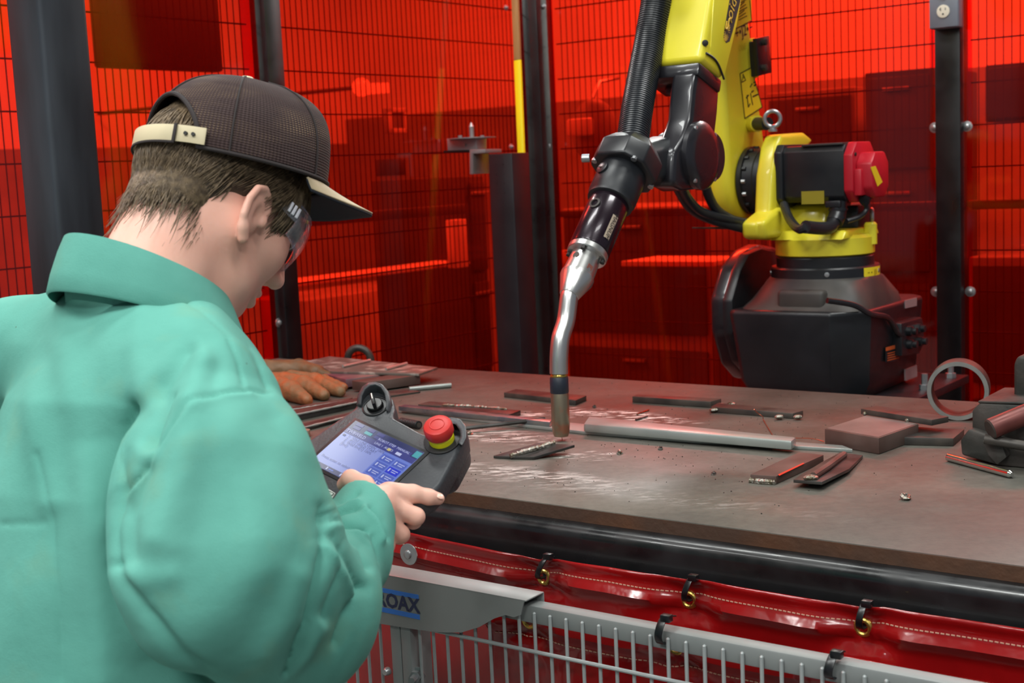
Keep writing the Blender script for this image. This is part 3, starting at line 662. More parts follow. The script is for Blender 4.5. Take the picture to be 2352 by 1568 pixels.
# ---------------------------------------------------------------- low wire fence and vinyl curtains in front of the table
VINYL = mat('red_vinyl', (136, 14, 16), .17, 0, .12, 14, .05, .35, 24, spec=.7)
VINYL.node_tree.nodes['Principled BSDF'].inputs['Transmission Weight'].default_value = 0.0
BRASS = mat('brass', (188, 160, 84), .28, .9, .15, 50, .08)
TIEM = mat('black_nylon', (18, 19, 22), .3)
THREAD = mat('thread', (196, 150, 128), .8)
RC1 = 1.735; RF = 1.90
def curve_fn(pts):
    xs = [p[0] for p in pts]; ys = [p[1] for p in pts]
    return lambda s: float(np.interp(s, xs, ys))
def curtain(name, r, top_px, groms, label, zbot, hem, fold_seed, lean=.0):
    tops = [RPn(x, y, r) for x, y in top_px]; ct = curve_fn([(sof(p), p[2]) for p in tops])
    s0, s1 = sof(tops[0]), sof(tops[-1]); n = int((s1-s0)/.006)
    gs = [(sof(RPn(x, y, r)), RPn(x, y, r)[2]) for x, y in groms]
    rnd = random.Random(fold_seed); ph = [rnd.uniform(0, 6.28) for _ in range(8)]
    rows = [0, .004, .010, .018, .026, .034, .042, .05, .058, .068, .08, .095, .11, .13, .16, .2, .25, .32, .4, .5, .6, .7]
    def surf(s, dz):
        z = ct(s)-dz*((ct(s)-zbot)/.7 if dz > .12 else 1)
        if dz > .12: z = ct(s)-.12-(dz-.12)/.58*(ct(s)-.12-zbot)
        w = .006*math.sin(s*9+ph[0]+dz*6)*min(1, dz*8) + .004*math.sin(s*23+ph[1]-dz*14)*min(1, dz*10) + .02*math.sin(s*5.5+ph[2])*min(1, max(0, dz-.1)*3)
        bump = .011*math.exp(-((dz-.034)/.010)**2) + .005*math.exp(-((dz-.004)/.006)**2)
        g = 0
        for gs_, gz in gs:
            d = s-gs_; k = math.exp(-(d/.045)**2)
            g += -.012*k*math.exp(-((dz-.03)/.02)**2) + .0065*math.exp(-(d/.08)**2)*math.cos((dz-.03)/max(.012, abs(d)*.5)*2.2)*min(1, abs(d)/.012)*math.exp(-((dz-.04)/.03)**2)
            bump *= 1-.8*k
        return RW(r + w + bump + g + lean*dz, s, z)
    V = []; F = []
    for i in range(n+1):
        s = s0+(s1-s0)*i/n
        for dz in rows: V.append(surf(s, dz))
    m = len(rows)
    for i in range(n):
        for j in range(m-1): F.append((i*m+j, (i+1)*m+j, (i+1)*m+j+1, i*m+j+1))
    t = thing(name, RW(r, (s0+s1)/2, zbot), label, 'curtain')
    sh = mk('vinyl_sheet', (V, F), VINYL, t, sm=60)
    md = sh.modifiers.new('thickness', 'SOLIDIFY'); md.thickness = .0012; md.offset = -1
    for hz in hem:
        ms = []; s = s0+.01
        while s < s1-.01:
            a, b = surf(s, hz), surf(s+.0042, hz+.0002)
            ms.append(box((a+b)/2+NV*.0012, (nz(b-a), NV, ZV), (.0021, .0007, .0006))); s += .0062
        mk('stitching', cat(*ms), THREAD, t, sm=0, kind='stuff')
    for gs_, gz in gs:
        p = surf(gs_, ct(gs_)-gz); 
        gr = mk('grommet', torus(p+NV*.002, NV, .0093, .0034, 32, 10), BRASS, t)
        mk('eyelet_hole', lathe(p+NV*.0006, NV, [(0, .0068), (.0008, .0068)], 20), TIEM, gr)
    return t, surf, ct
top1 = [(760, 1190), (905, 1212), (990, 1232), (1100, 1254), (1200, 1276), (1238, 1286), (1280, 1284), (1400, 1300), (1500, 1317), (1575, 1331), (1600, 1330), (1640, 1336), (1800, 1362), (1930, 1385), (1980, 1395), (2030, 1394), (2200, 1418), (2352, 1441), (2600, 1480)]
c1, surf1, ct1 = curtain('vinyl_curtain', RC1, top1, [(1240, 1329), (1577, 1381), (1978, 1444)], 'red vinyl welding curtain zip-tied through brass grommets along the table front', .08, (.021, .075), 3)
top2 = [(1120, 1366), (1230, 1380), (1350, 1402), (1480, 1430), (1520, 1445), (1560, 1442), (1700, 1463), (1830, 1487), (1895, 1511), (1940, 1508), (2100, 1535), (2352, 1582), (2600, 1625)]
RC2 = RF-.035
c2, surf2, ct2 = curtain('lower_vinyl_curtain', RC2, top2, [(1210, 1427), (1545, 1486), (1935, 1566)], 'second red vinyl curtain hanging close behind the grey wire fence', .06, (.05,), 5)
mk('sheet_bolt', lathe(RPn(940, 1272, RC1+.017), NV, [(0, .0165), (.002, .0165), (.003, .007), (.006, .006), (.007, .004)], 24), ZINC, c1)
# hidden rail that the upper curtain is tied over
t = thing('curtain_rail', RW(RC1-.02, .3, .6), 'grey rail the red curtain is tied to behind its top edge', 'rail')
zr = [ct1(s) for s in (sof(RPn(1240, 1288, RC1)), sof(RPn(1978, 1395, RC1)))]
zm = sum(zr)/2
mk('rail_tube', cbox(RC1-.056, RC1-.032, sof(RPn(700, 1200, RC1)), sof(RPn(2500, 1440, RC1)), zm-.060, zm-.026), GALV, t, .003)
for s in (sof(RPn(720, 1200, RC1)), sof(RPn(2480, 1440, RC1))):
    mk('upright', cbox(RC1-.056, RC1-.032, s-.02, s+.02, 0, zm-.03), GALV, t, .003)
# front fence panel
ra, rb_ = RPn(1215, 1380, RF), RPn(1895, 1508, RF)
zf = (ra[2]+rb_[2])/2; sl = sof(RPn(700, 1400, RF)); sr = sof(RPn(2550, 1600, RF))
fp = thing('wire_fence', RW(RF, (sl+sr)/2, 0), 'low light-grey wire mesh fence panel in front of the table', 'fence')
mk('top_rail', cbox(RF-.012, RF+.012, sl, sr, zf-.024, zf), GALV, fp, .003)
mk('bottom_rail', cbox(RF-.012, RF+.012, sl, sr, .09, .115), GALV, fp, .003)
s_ref = sof(RPn(1228, 1420, RF+.014)); dsw = sof(RPn(1264, 1425, RF+.014))-s_ref
k0 = int((sl-s_ref)/dsw); k1 = int((sr-s_ref)/dsw)
wm = None
for k in range(k0+1, k1):
    s = s_ref+k*dsw
    o = mk('upright_wire', tube([RW(RF+.0145, s, .1), RW(RF+.0145, s, zf-.0085), RW(RF+.0145, s, zf-.007)], [.0024, .0024, .0012], 8), GALVW, fp) if wm is None else None
    if wm is None: wm = o; s_first = s
    else:
        o = wm.copy(); COL.objects.link(o); o.parent = fp; o.location = tuple(np.array(wm.location)+DV*(s-s_first))
hw = None
z_h = RPn(1300, 1508, RF+.014)[2]
for i in range(7):
    z = z_h-i*.12
    if hw is None: hw = mk('cross_wire', tube([RW(RF+.0185, sl, z), RW(RF+.0185, sr, z)], .0027, 8), GALVW, fp)
    else:
        o = hw.copy(); COL.objects.link(o); o.parent = fp; o.location = tuple(np.array(hw.location)-ZV*.12*i)
# fence upright and clip
sp0, sp1 = sof(RPn(897, 1450, RF+.02)), sof(RPn(942, 1450, RF+.02))
t = thing('fence_upright', RW(RF, (sp0+sp1)/2, 0), 'grey folded steel upright of the low fence under the brand cover', 'fence post')
mk('channel', prism([RW(RF+a, b, 0.012) for a, b in ((-.02, sp0), (.0205, sp0), (.0205, (sp0+sp1)/2-.001), (.0165, (sp0+sp1)/2), (.0205, (sp0+sp1)/2+.001), (.0205, sp1), (-.02, sp1+.002), (-.02, sp1-.008), (.012, sp1-.01), (.012, sp0+.008), (-.02, sp0+.008))], ZV*(zf-.034)), GALV, t, .0015)
mk('foot_plate', cbox(RF-.04, RF+.05, sp0-.03, sp1+.03, 0, .012), GALV, t, .002)
bp_ = RPn(958, 1549, RF+.012)
mk('bolt', lathe(bp_, nz(NV+DV*.4), [(0, .013), (.002, .013), (.0021, .0085), (.010, .0085), (.0101, .005), (.024, .005)], 6), ZINC, t)
mk('washer_bolt', lathe(RPn(892, 1540, RF+.0205), NV, [(0, .006), (.004, .006), (.008, .004)], 14), ZINC, t)
# brand cover: folded sheet over the rail
cvp = [(760, 1290), (1207, 1367), (1203, 1383), (1196, 1412), (1180, 1417), (1160, 1412), (1135, 1420), (1100, 1440), (1060, 1452), (1020, 1452), (960, 1446), (860, 1430), (760, 1412)]
RV = RF+.0245
t = thing('brand_cover', RPn(1000, 1440, RV), 'grey folded steel cover clipped over the fence rail with blue lettering', 'cover')
fpts = [RPn(x, y, RV) for x, y in cvp]
ztop = lambda s: zf+.012
fr_ = [np.array(p) for p in fpts]
fr_[0][2] = zf+.010; fr_[1][2] = zf+.010
mk('front_face', prism(fr_, -NV*.002), GALV, t)
sA, sB = sof(fr_[0]), sof(fr_[1])
mk('top_fold', cbox(RF-.016, RV, sA, sB, zf+.0085, zf+.0105), GALV, t, .0008)
mk('back_fold', cbox(RF-.016, RF-.0145, sA, sB, zf-.03, zf+.0100), GALV, t, .0005)
BLUE = mat('blue_stripe', (42, 112, 200), .45); NAVY = mat('navy_letter', (20, 34, 74), .45)
def onv(x, y): return RPn(x, y, RV+.0004)
sx1 = sof(onv(961, 1370))
zt1 = onv(961, 1366)[2]; zt2 = onv(961, 1376)[2]; zb1 = onv(961, 1411)[2]; zb2 = onv(961, 1422)[2]
mk('blue_bar', cbox(RV, RV+.0006, sx1-.13, sx1, zt2, zt1), BLUE, t, sm=0); mk('blue_bar', cbox(RV, RV+.0006, sx1-.13, sx1, zb2, zb1), BLUE, t, sm=0)
tc_ = RW(RV+.0003, sx1-.046, (zt2+zb1)/2)
text('lettering', 'TROAX', tc_, DV, ZV, .028, NAVY, t, align='CENTER', sx=.98, bold=.03)
# zip ties
def zip_tie(a, b, back, label, r=.0042, head=1):
    """strap loop from grommet a up over the edge at b, with its square head"""
    t = thing('zip_tie', b, label, 'zip tie', 'black zip ties on the curtains')
    mid = (a+b)/2 + NV*.012
    pth = smooth_path([a-NV*.010-ZV*.0, a+NV*.004+ZV*.002, mid, b+NV*.006, b-NV*.006+ZV*.003, b-NV*back], 6)
    rings = []
    for i, p in enumerate(pth):
        tg = nz(pth[min(i+1, len(pth)-1)]-pth[max(i-1, 0)]); sd = DV; up = nz(np.cross(tg, sd))
        rings.append([p+sd*r+up*.0008, p-sd*r+up*.0008, p-sd*r-up*.0008, p+sd*r-up*.0008])
    mk('strap', loft(rings), TIEM, t, .0003)
    hb_ = b + NV*.002+DV*.004+ZV*.004
    mk('head', box(hb_, (DV, NV, ZV), (.0062, .005, .0042)), TIEM, t, .0008)
    return t
lb = ['zip tie on the curtain grommet next to the brand cover', 'zip tie on the middle grommet of the upper curtain', 'zip tie on the upper curtain grommet under the open table end']
for (x, y, x2, y2), l in zip([(1240, 1329, 1262, 1282), (1577, 1381, 1594, 1331), (1978, 1444, 1992, 1391)], lb):
    zip_tie(RPn(x, y, RC1+.008), RPn(x2-6, y2, RC1+.006), .014, 'black '+l)
for (x, y, x2, y2), l in zip([(1521, 1478, 1532, 1424), (1909, 1558, 1922, 1507)], ['black zip tie around the fence rail close to the brand cover', 'black zip tie around the fence rail by the table corner side']):
    zip_tie(RPn(x, y, RF+.016), RPn(x2-6, y2, RF+.014), .02, l, .0050)
# ---------------------------------------------------------------- welding robot
YEL = mat('robot_yellow', (226, 212, 52), .34, 0, .05, 5, .06, .06, 40, coat=.15)
RBLK = mat('robot_black', (30, 32, 36), .38, .05, .25, 7, .1, .05, 50)
RGLO = mat('robot_black_gloss', (32, 31, 36), .3, .2, .12, 6, .04, coat=.35)
RRED = mat('motor_red', (186, 26, 44), .4, 0, .08, 8)
DUST = mat('dusty_black', (44, 44, 45), .55, 0, rgb2=(66, 62, 58), vscale=9, rvar=.1)
RUB = mat('cable_rubber', (34, 37, 42), .34, 0, .15, 20)
ALU = mat('machined_aluminium', (206, 206, 204), .3, .95)
ANOD = mat('plum_anodised', (34, 22, 32), .25, .4, .15, 10, .06, coat=.3)
BRNZ = mat('bronze_nozzle', (150, 138, 118), .34, .85, rgb2=(178, 122, 98), vscale=34, thr=(.48, .6))
STICK = mat('yellow_sticker', (236, 214, 40), .45); INK = mat('ink', (28, 26, 24), .6)
ORNG = mat('orange_sticker', (206, 92, 40), .5); GREYST = mat('grey_sticker', (150, 128, 128), .5)
rb = thing('welding_robot', RW(0, 0, 0), 'yellow and black six-axis welding robot arm holding a torch over the table', 'robot')
def rzp(poly, s0, s1): return prism([RW(r, s0, z) for r, z in poly], DV*(s1-s0))
def spx(poly, s, th): return prism([SP(x, y, s) for x, y in poly], -DV*th)       # traced on plane s, thickness towards -s
# pedestal and base
mk('pedestal', cbox(-.19, .17, -.17, .17, .03, .83), STANDM, rb, .01)
mk('pedestal_foot', cbox(-.28, .28, -.28, .28, 0, .03), STANDM, rb, .004)
mk('mount_plate', cbox(-.36, .16, -.2, .25, .83, .852), STANDM, rb, .003)
for r, s in ((-.3, .22), (-.1, .22), (-.32, -.15)):
    mk('anchor_bolt', lathe(RW(r, s, .852), ZV, [(0, .014), (.012, .014), (.013, .008), (.04, .008)], 6), ZINC, rb)
def rect_ring(z, r0, r1, s0, s1, ch):
    pts = [(r1, s0+ch*.25), (r1, s1-ch), (r1-ch, s1), (r0+ch*.4, s1), (r0, s1-ch*.4), (r0, s0+ch*.4), (r0+ch*.4, s0), (r1-ch*.25, s0)]
    return [RW(a, b, z) for a, b in pts]
base = mk('base_housing', loft([rect_ring(.852, -.22, .155, -.145, .135, .06), rect_ring(.895, -.25, .175, -.165, .155, .07), rect_ring(1.07, -.27, .195, -.185, .168, .075), rect_ring(1.078, -.265, .190, -.18, .163, .072)]), RBLK, rb, .004, 2)
def blend_ring(z, k, R, r0, r1, s0, s1, n=48):
    out = []
    for i in range(n):
        a = 2*math.pi*i/n; c, s = math.cos(a), math.sin(a)
        hx = (r1 if c > 0 else -r0); hy = (s1 if s > 0 else -s0)
        q = 1/max(abs(c)/hx, abs(s)/hy); q = min(q, 1.18*min(hx, hy)+.02)
        rr = q*(1-k)+R*k; out.append(RW(c*rr, s*rr, z))
    return out
mk('base_shoulder', loft([blend_ring(1.076, 0, .14, -.262, .178, -.172, .155), blend_ring(1.10, .15, .14, -.25, .15, -.16, .155), blend_ring(1.145, .8, .14, -.2, .14, -.15, .15), blend_ring(1.152, 1, .138, -.2, .14, -.15, .15)]), DUST, rb, sm=50)
mk('front_boss', cbox(.03, .165, -.06, .065, 1.07, 1.128), DUST, rb, .012, 3)
t1 = mk('axis_ring', lathe(RW(0, 0, 1.146), ZV, [(0, .134), (.004, .137), (.028, .137), (.032, .134)], 56), RBLK, rb)
mk('axis_collar', lathe(RW(0, 0, 1.178), ZV, [(0, .122), (.022, .122), (.026, .119)], 56), RBLK, rb)
for a in (25, 95, 160, 230, 300):
    dv = NV*math.cos(math.radians(a))+DV*math.sin(math.radians(a))
    mk('ring_screw', lathe(RW(0, 0, 1.163)+dv*.1365, dv, [(0, .006), (.002, .006), (.0025, .003)], 10), ZINC, rb)
# curved J1 sticker on the ring
def ring_label(R, z0, z1, a0, a1, m, par, nm='sticker'):
    V = []; F = []; n = 12
    for i in range(n+1):
        a = math.radians(a0+(a1-a0)*i/n); dv = NV*math.cos(a)+DV*math.sin(a)
        for z in (z0, z1): V.append(RW(0, 0, z)+dv*R)
    for i in range(n): F.append((2*i, 2*i+2, 2*i+3, 2*i+1))
    return mk(nm, (V, F), m, par)
ring_label(.1376, 1.147, 1.174, 66, 100, STICK, rb, 'axis_sticker')
for a, tx, sz in ((75, '\u2212 \u2022', .016), (86, 'J1', .02), (95, '+', .016)):
    dv = NV*math.cos(math.radians(a))+DV*math.sin(math.radians(a)); tv = DV*math.cos(math.radians(a))-NV*math.sin(math.radians(a))
    text('axis_mark', tx, RW(0, 0, 1.1605)+dv*.138, tv, ZV, sz, INK, rb)
# labels and plugs on the +s side of the base
def side_plate(px, s, th, m, nm, bev=.001): return mk(nm, spx(px, s, th), m, rb, bev)
side_plate([(2079, 690), (2106, 683), (2106, 702), (2080, 708)], .1695, .002, GREYST, 'serial_sticker', 0)
ol = side_plate([(2036, 798), (2068, 789), (2068, 828), (2036, 832)], .1665, .003, RBLK, 'warning_sticker', 0)
mk('warning_band', spx([(2036, 798), (2068, 789), (2068, 797), (2036, 806)], .1672, .002), ORNG, ol)
for k in range(4): mk('print_line', spx([(2039, 811+k*5.2), (2065, 804+k*5.4), (2065, 806+k*5.4), (2039, 813+k*5.2)], .1668, .001), ORNG, ol)
side_plate([(2080, 848), (2106, 838), (2107, 864), (2081, 874)], .1600, .004, GREYST, 'rating_sticker', 0)
mk('connector_panel', spx([(2071, 742), (2118, 728), (2123, 752), (2122, 792), (2112, 812), (2072, 818)], .185, .03), RBLK, rb, .004)
for k, (x, y) in enumerate([(2085, 760), (2104, 754), (2086, 790), (2108, 783)]):
    mk('connector', lathe(SP(x, y, .185), DV, [(0, .013), (.012, .013), (.014, .009), (.024, .009)], 14), RBLK, rb)
mk('cable_duct', tube(smooth_path([SP(1900, 690, .11), SP(1960, 700, .15), SP(1998, 720, .172), SP(2040, 730, .176), SP(2062, 765, .178), SP(2072, 770, .18)], 5), .007, 8), RBLK, rb)
# rounded side cover
mk('side_cover', spx([(1722, 575), (1750, 561), (1790, 568), (1800, 640), (1800, 862), (1722, 872), (1694, 838), (1674, 765), (1672, 685), (1692, 615)], -.215, .055), RGLO, rb, .016, 4)
mk('cover_rim', spx([(1722, 582), (1750, 570), (1780, 576), (1790, 640), (1792, 850), (1728, 860), (1702, 830), (1684, 765), (1682, 690), (1702, 620)], -.19, .03), RBLK, rb, .006)
for x, y in ((1655, 648), (1655, 748), (1682, 792)): mk('cover_screw', lathe(SP(x+30, y, -.262), -DV+NV*.8, [(-.02, .005), (.006, .005), (.008, .003)], 8), ZINC, rb)
# yellow turret
mk('turret_flange', lathe(RW(0, 0, 1.204), ZV, [(0, .117), (.004, .124), (.044, .124), (.052, .118), (.056, .10)], 56), YEL, rb)
mk('turret_floor', rzp([(.12, 1.248), (.10, 1.27), (-.10, 1.27), (-.12, 1.248)], -.10, .10), YEL, rb, .006)
J2r, J2z = .02, 1.398
ck = [SP(x, y, -.085) for x, y in [(1786, 335), (1797, 308), (1850, 304), (1872, 322), (1850, 345), (1830, 380), (1830, 430), (1872, 547), (1790, 551), (1745, 548), (1742, 510), (1772, 490), (1776, 400)]]
mk('turret_cheek', prism(ck, -DV*.05), YEL, rb, .012, 3)
mk('turret_toe', rzp([(.19, 1.255), (.20, 1.30), (.10, 1.33), (-.08, 1.33), (-.10, 1.25)], -.135, -.07), YEL, rb, .012, 3)
mk('turret_web', rzp([(.05, 1.25), (.03, 1.33), (-.07, 1.36), (-.1, 1.25)], -.08, .02), YEL, rb, .01, 2)
mk('cheek_hole', lathe(SP(1768, 507, -.084), DV, [(-.001, .004), (.0012, .004)], 10), INK, rb)
mk('rear_boss', lathe(SP(2000, 560, .115), ZV, [(0, .016), (.05, .016), (.055, .012)], 16), YEL, rb)
def eyebolt(p, ax, R, r, nm='eye_bolt'):
    mk(nm, cat(torus(p+ZV*(R+.012), ax, R, r, 24, 10), lathe(p, ZV, [(0, r*2.2), (.006, r*2.2), (.008, r*1.1), (.016, r*1.1)], 12)), ZINC, rb)
eyebolt(SP(1775, 302, -.10), nz(DV*.5+NV), .0195, .0052)
eyebolt(SP(2003, 520, .115), nz(DV-NV*.5), .016, .0045)
mk('stop_stub', cyl(SP(1763, 284, -.12), SP(1737, 284, -.17), .0165, n=18), RBLK, rb); mk('stop_boss', cyl(SP(1740, 284, -.165), SP(1722, 285, -.2), .021, n=18), YEL, rb)
# J2 reducer ring with bolts
mk('reducer_ring', lathe(RW(J2r, -.192, J2z), DV, [(0, .088), (.012, .089), (.014, .083), (.040, .083), (.042, .080), (.06, .080)], 56), RBLK, rb)
for k in range(16):
    a = 2*math.pi*k/16; dv = NV*math.cos(a)+ZV*math.sin(a)
    mk('reducer_bolt', lathe(RW(J2r, -.178, J2z)+dv*.0835, DV, [(0, .0055), (.01, .0055), (.0105, .003)], 6), RBLK if k % 5 else ZINC, rb)
# J2 servo motor
def msec(h, c, dz=0): return [(J2r+a, J2z+dz+b) for a, b in ((h, h-c), (h-c, h), (-h+c, h), (-h, h-c), (-h, -h+c), (-h+c, -h), (h-c, -h), (h, -h+c))]
mo = mk('servo_motor', rzp(msec(.070, .014, .012), -.07, .092), RBLK, rb, .003)
mk('motor_flange', rzp(msec(.078, .02, .010), -.09, -.068), RBLK, rb, .003)
mk('motor_ridge', cbox(J2r-.05, J2r+.066, -.02, .088, J2z+.080, J2z+.086), DUST, mo, .002)
mk('motor_sticker', cbox(J2r+.0705, J2r+.0712, -.02, .04, J2z-.062, J2z-.03), mat('dull_yellow_sticker', (148, 138, 30), .6), mo)
cp_ = mk('motor_cap', rzp(msec(.074, .03, .012), .092, .116), RRED, rb, .004)
mk('encoder_cap', rzp(msec(.056, .026, .004), .116, .158), RRED, cp_, .006)
mk('cap_step', cbox(J2r+.01, J2r+.068, .116, .135, J2z-.045, J2z+.02), RRED, cp_, .004)
mk('cap_sticker', spx([(2000, 384), (2011, 381), (2027, 418), (2016, 428)], .1588, .001), STICK, cp_)
for a, b in ((.058, .056), (.058, -.036), (-.05, .056)):
    mk('cap_screw', lathe(RW(J2r+a, .116, J2z+b), DV, [(0, .0045), (.003, .0045), (.0035, .002)], 8), INK, cp_)
# power connector, elbow and cables
def relbow(px, s, rad, nm, n=14): return mk(nm, tube(smooth_path([SP(x, y, ss) for (x, y), ss in zip(px, s)], 6), rad, n), RBLK, rb)
mk('connector_base', cbox(J2r+.01, J2r+.08, .045, .085, J2z-.072, J2z-.055), RBLK, rb, .003)
relbow([(1925, 462), (1924, 490), (1916, 512)], (.07, .07, .07), .021, 'power_connector')
relbow([(1916, 508), (1906, 522), (1880, 524), (1850, 521)], (.07, .07, .06, .05), .016, 'cable_elbow')
for x, y, d in ((1925, 478, .0235), (1921, 497, .0232)): mk('connector_ring', lathe(SP(x, y, .07), -ZV, [(0, d), (.006, d)], 18), RBLK, rb)
relbow([(1995, 436), (1992, 452), (1985, 462)], (.13, .13, .13), .013, 'encoder_connector')
relbow([(1986, 462), (1990, 480), (1975, 497), (1945, 508)], (.13, .13, .12, .1), .0065, 'encoder_cable', 8)
relbow([(1850, 521), (1835, 526), (1815, 505), (1800, 470)], (.05, .03, -.02, -.06), .011, 'power_cable', 10)
mk('dark_filler', rzp([(.0, 1.27), (.0, 1.325), (-.09, 1.335), (-.09, 1.27)], -.05, .09), RBLK, rb, .006)  # dark block fills the shaded void under the motor
# lower arm (yellow), side labels
la = []
for k in range(13):
    a = math.radians(175+k*15.5); la.append((J2r+.003+.114*math.cos(a), J2z+.003+.114*math.sin(a)))
la += [(.145, 1.52), (.158, 1.70), (.175, 1.90), (.20, 2.12), (.17, 2.19), (.10, 2.20), (.045, 2.14), (.01, 1.90), (-.03, 1.72), (-.068, 1.56), (-.09, 1.48)]
mk('lower_arm', rzp(la, -.262, -.196), YEL, rb, .024, 4)
def facepl(px, s, nm, m, par): return mk(nm, spx(px, s, .0006), m, par)
FS = -.1952
st1 = facepl([(1704, -90), (1722, -97), (1727, 45), (1690, 66), (1695, -20)], FS, 'instruction_sticker', STICK, rb)
st2 = facepl([(1700, 169), (1726, 155), (1751, 246), (1711, 272)], FS, 'warning_sticker', STICK, rb)
def pline(a, b, par, w=.0012, nm='print_line', sf=FS+.0008):
    A_, B_ = SP(*a, sf), SP(*b, sf); return mk(nm, box((A_+B_)/2, (nz(B_-A_), DV, nz(np.cross(B_-A_, DV))), (np.linalg.norm(B_-A_)/2, .0003, w)), INK, par, sm=0)
for a, b in (((1690, 66), (1727, 48)), ((1727, 48), (1722, 0)), ((1690, 66), (1697, 10))): pline(a, b, st1)
for k in range(8): pline((1697+k*.3, 46-k*6.4), (1716-k % 3*3, 36-k*6.4), st1, .0009)
for a, b in (((1700, 169), (1726, 155)), ((1726, 155), (1751, 246)), ((1751, 246), (1711, 272)), ((1711, 272), (1700, 169))): pline(a, b, st2)
for a, b in (((1704, 189), (1707, 170)), ((1707, 170), (1713, 184)), ((1713, 184), (1704, 189))): pline(a, b, st2, .0009)
pline((1708.5, 175), (1708.5, 181), st2, .0012)
for a, b in (((1716, 218), (1719, 246)), ((1724, 214), (1729, 241)), ((1719, 246), (1723, 238)), ((1714, 225), (1720, 218)), ((1729, 222), (1742, 216)), ((1723, 200), (1728, 192)), ((1731, 190), (1736, 188)), ((1732, 197), (1738, 193)), ((1726, 212), (1731, 208))): pline(a, b, st2, .0016)
ax_ = nz(SP(1738, 62, FS)-SP(1688, 82, FS)); up_ = nz(np.cross(DV, -ax_)); up_ = up_ if up_[2] > 0 else -up_
text('axis_mark', '+\u2022J2\u2022\u2212', SP(1709, 71, FS+.001), ax_, up_, .040, INK, rb)
text('cast_mark', 'ONE', SP(1705, 109, FS+.001), ax_, up_, .022, mat('cast_yellow', (206, 192, 46), .5), rb)
bk = mk('cable_bracket', spx([(1738, 88), (1767, 82), (1772, 167), (1744, 174)], -.17, .012), RGLO, rb, .001)
mk('bracket_block', spx([(1733, 95), (1750, 90), (1755, 172), (1738, 176)], -.18, .03), RBLK, rb, .004)
mk('cast_boss', spx([(1724, 88), (1742, 86), (1752, 172), (1738, 182), (1728, 165)], -.192, .03), YEL, rb, .008, 2)
for x, y in ((1752, 97), (1752, 156)):
    for k in (0,): mk('bracket_bolt', lathe(SP(x, y, -.17), DV, [(0, .0085), (.011, .0085), (.012, .005)], 10), DSTEEL, bk)
# elbow (above the picture) and forearm
mk('elbow_housing', rzp([(.02, 2.06), (.02, 2.30), (.16, 2.36), (.50, 2.28), (.64, 2.02), (.60, 1.93), (.44, 1.93), (.30, 2.04)], -.19, .09), YEL, rb, .03, 3)
fa = [SP(x, y, .068) for x, y in [(1610, 140), (1662, 184), (1690, 60), (1735, -190), (1660, -190), (1634, 0)]]
fo = mk('forearm', prism(fa, -DV*.136), YEL, rb, .014, 4)
cov = mk('forearm_cover', spx([(1632, 126), (1646, 140), (1664, 176), (1692, 60), (1730, -150), (1670, -150), (1640, 0)], .0705, .004), YEL, rb, .0015)
mk('cover_seam', tube([SP(1604, 0, .03)+NV*.012, SP(1606, 60, .03)+NV*.010, SP(1608, 120, .03)+NV*.008], .0013, 6), INK, fo)
mk('cover_seam', tube(smooth_path([SP(1622, 122, .0695), SP(1640, 134, .0705), SP(1652, 152, .0705), SP(1663, 182, .0705)], 4), .0024, 6), INK, fo)
mk('recess_screw', lathe(SP(1619, 99, .066), nz(NV+DV), [(-.004, .0065), (.004, .0065), (.005, .004)], 10), INK, fo)
pbd = [(1683, -40), (1708, -60), (1700, 5), (1683, 72), (1676, 95), (1668, 99), (1662, 86), (1664, 66)]
bd = mk('logo_band', spx(pbd, .0708, .0006), INK, fo)
GOLD = mat('logo_gold', (222, 178, 60), .5)
lc = SP(1669.5, 74, .0714); lu = nz(SP(1676, 50, .0714)-lc); lv = nz(np.cross(DV, lu))
for k in range(20):
    a = 2*math.pi*k/20; dv = lv*math.cos(a)*.55+lu*math.sin(a)
    mk('sun_ray', prism([lc+dv*.006, lc+dv*.021+lv*.0011, lc+dv*.021-lv*.0011], DV*.0003), GOLD, bd, sm=0)
mk('swoosh', tube(smooth_path([lc+lu*.030-lv*.008, lc+lu*.032+lv*.004, lc+lu*.012+lv*.002, lc+lv*.008+lu*.004, lc+lu*.020+lv*.011], 5), .0016, 6), GOLD, bd)
text('logo_text', 'oid', SP(1681, 18, .0712), lu, nz(np.cross(DV, lu)), .040, GOLD, bd)
# black wrist arm
mk('wrist_neck', spx([(1607, 142), (1659, 184), (1655, 214), (1603, 172)], .066, .132), RGLO, rb, .005)
mk('wrist_arm', spx([(1600, 160), (1655, 196), (1651, 260), (1643, 330), (1636, 400), (1612, 434), (1570, 438), (1545, 424), (1550, 345), (1572, 312), (1587, 270), (1593, 205)], .062, .058), RGLO, rb, .012, 4)
mk('wrist_bridge', spx([(1596, 172), (1640, 205), (1636, 240), (1590, 210)], .03, .07), RBLK, rb, .008)
wc = SP(1604, 358, .062)
mk('wrist_cover', lathe(wc, DV, [(0, .070), (.010, .070), (.017, .062), (.019, .045)], 48), RGLO, rb)
for a in (60, 140, 230, 310):
    dv = NV*math.cos(math.radians(a))+ZV*math.sin(math.radians(a)); mk('cover_screw', lathe(wc+DV*.010+dv*.064, DV, [(0, .005), (.006, .005), (.007, .002)], 8), ZINC, rb)
J5 = (.70, 1.462)
UA = nz(NV*.68-ZV*.73)                                              # torch body axis
def AX(p, d): return p+UA*d
P5 = RW(J5[0], 0, J5[1])
mk('wrist_gearbox', lathe(RW(J5[0], -.06, J5[1]), DV, [(0, .052), (.004, .056), (.10, .056), (.12, .05)], 36), RBLK, rb)
wf = SP(1436, 385, 0)                                               # centre of the tool flange
UW = nz(wf-P5)
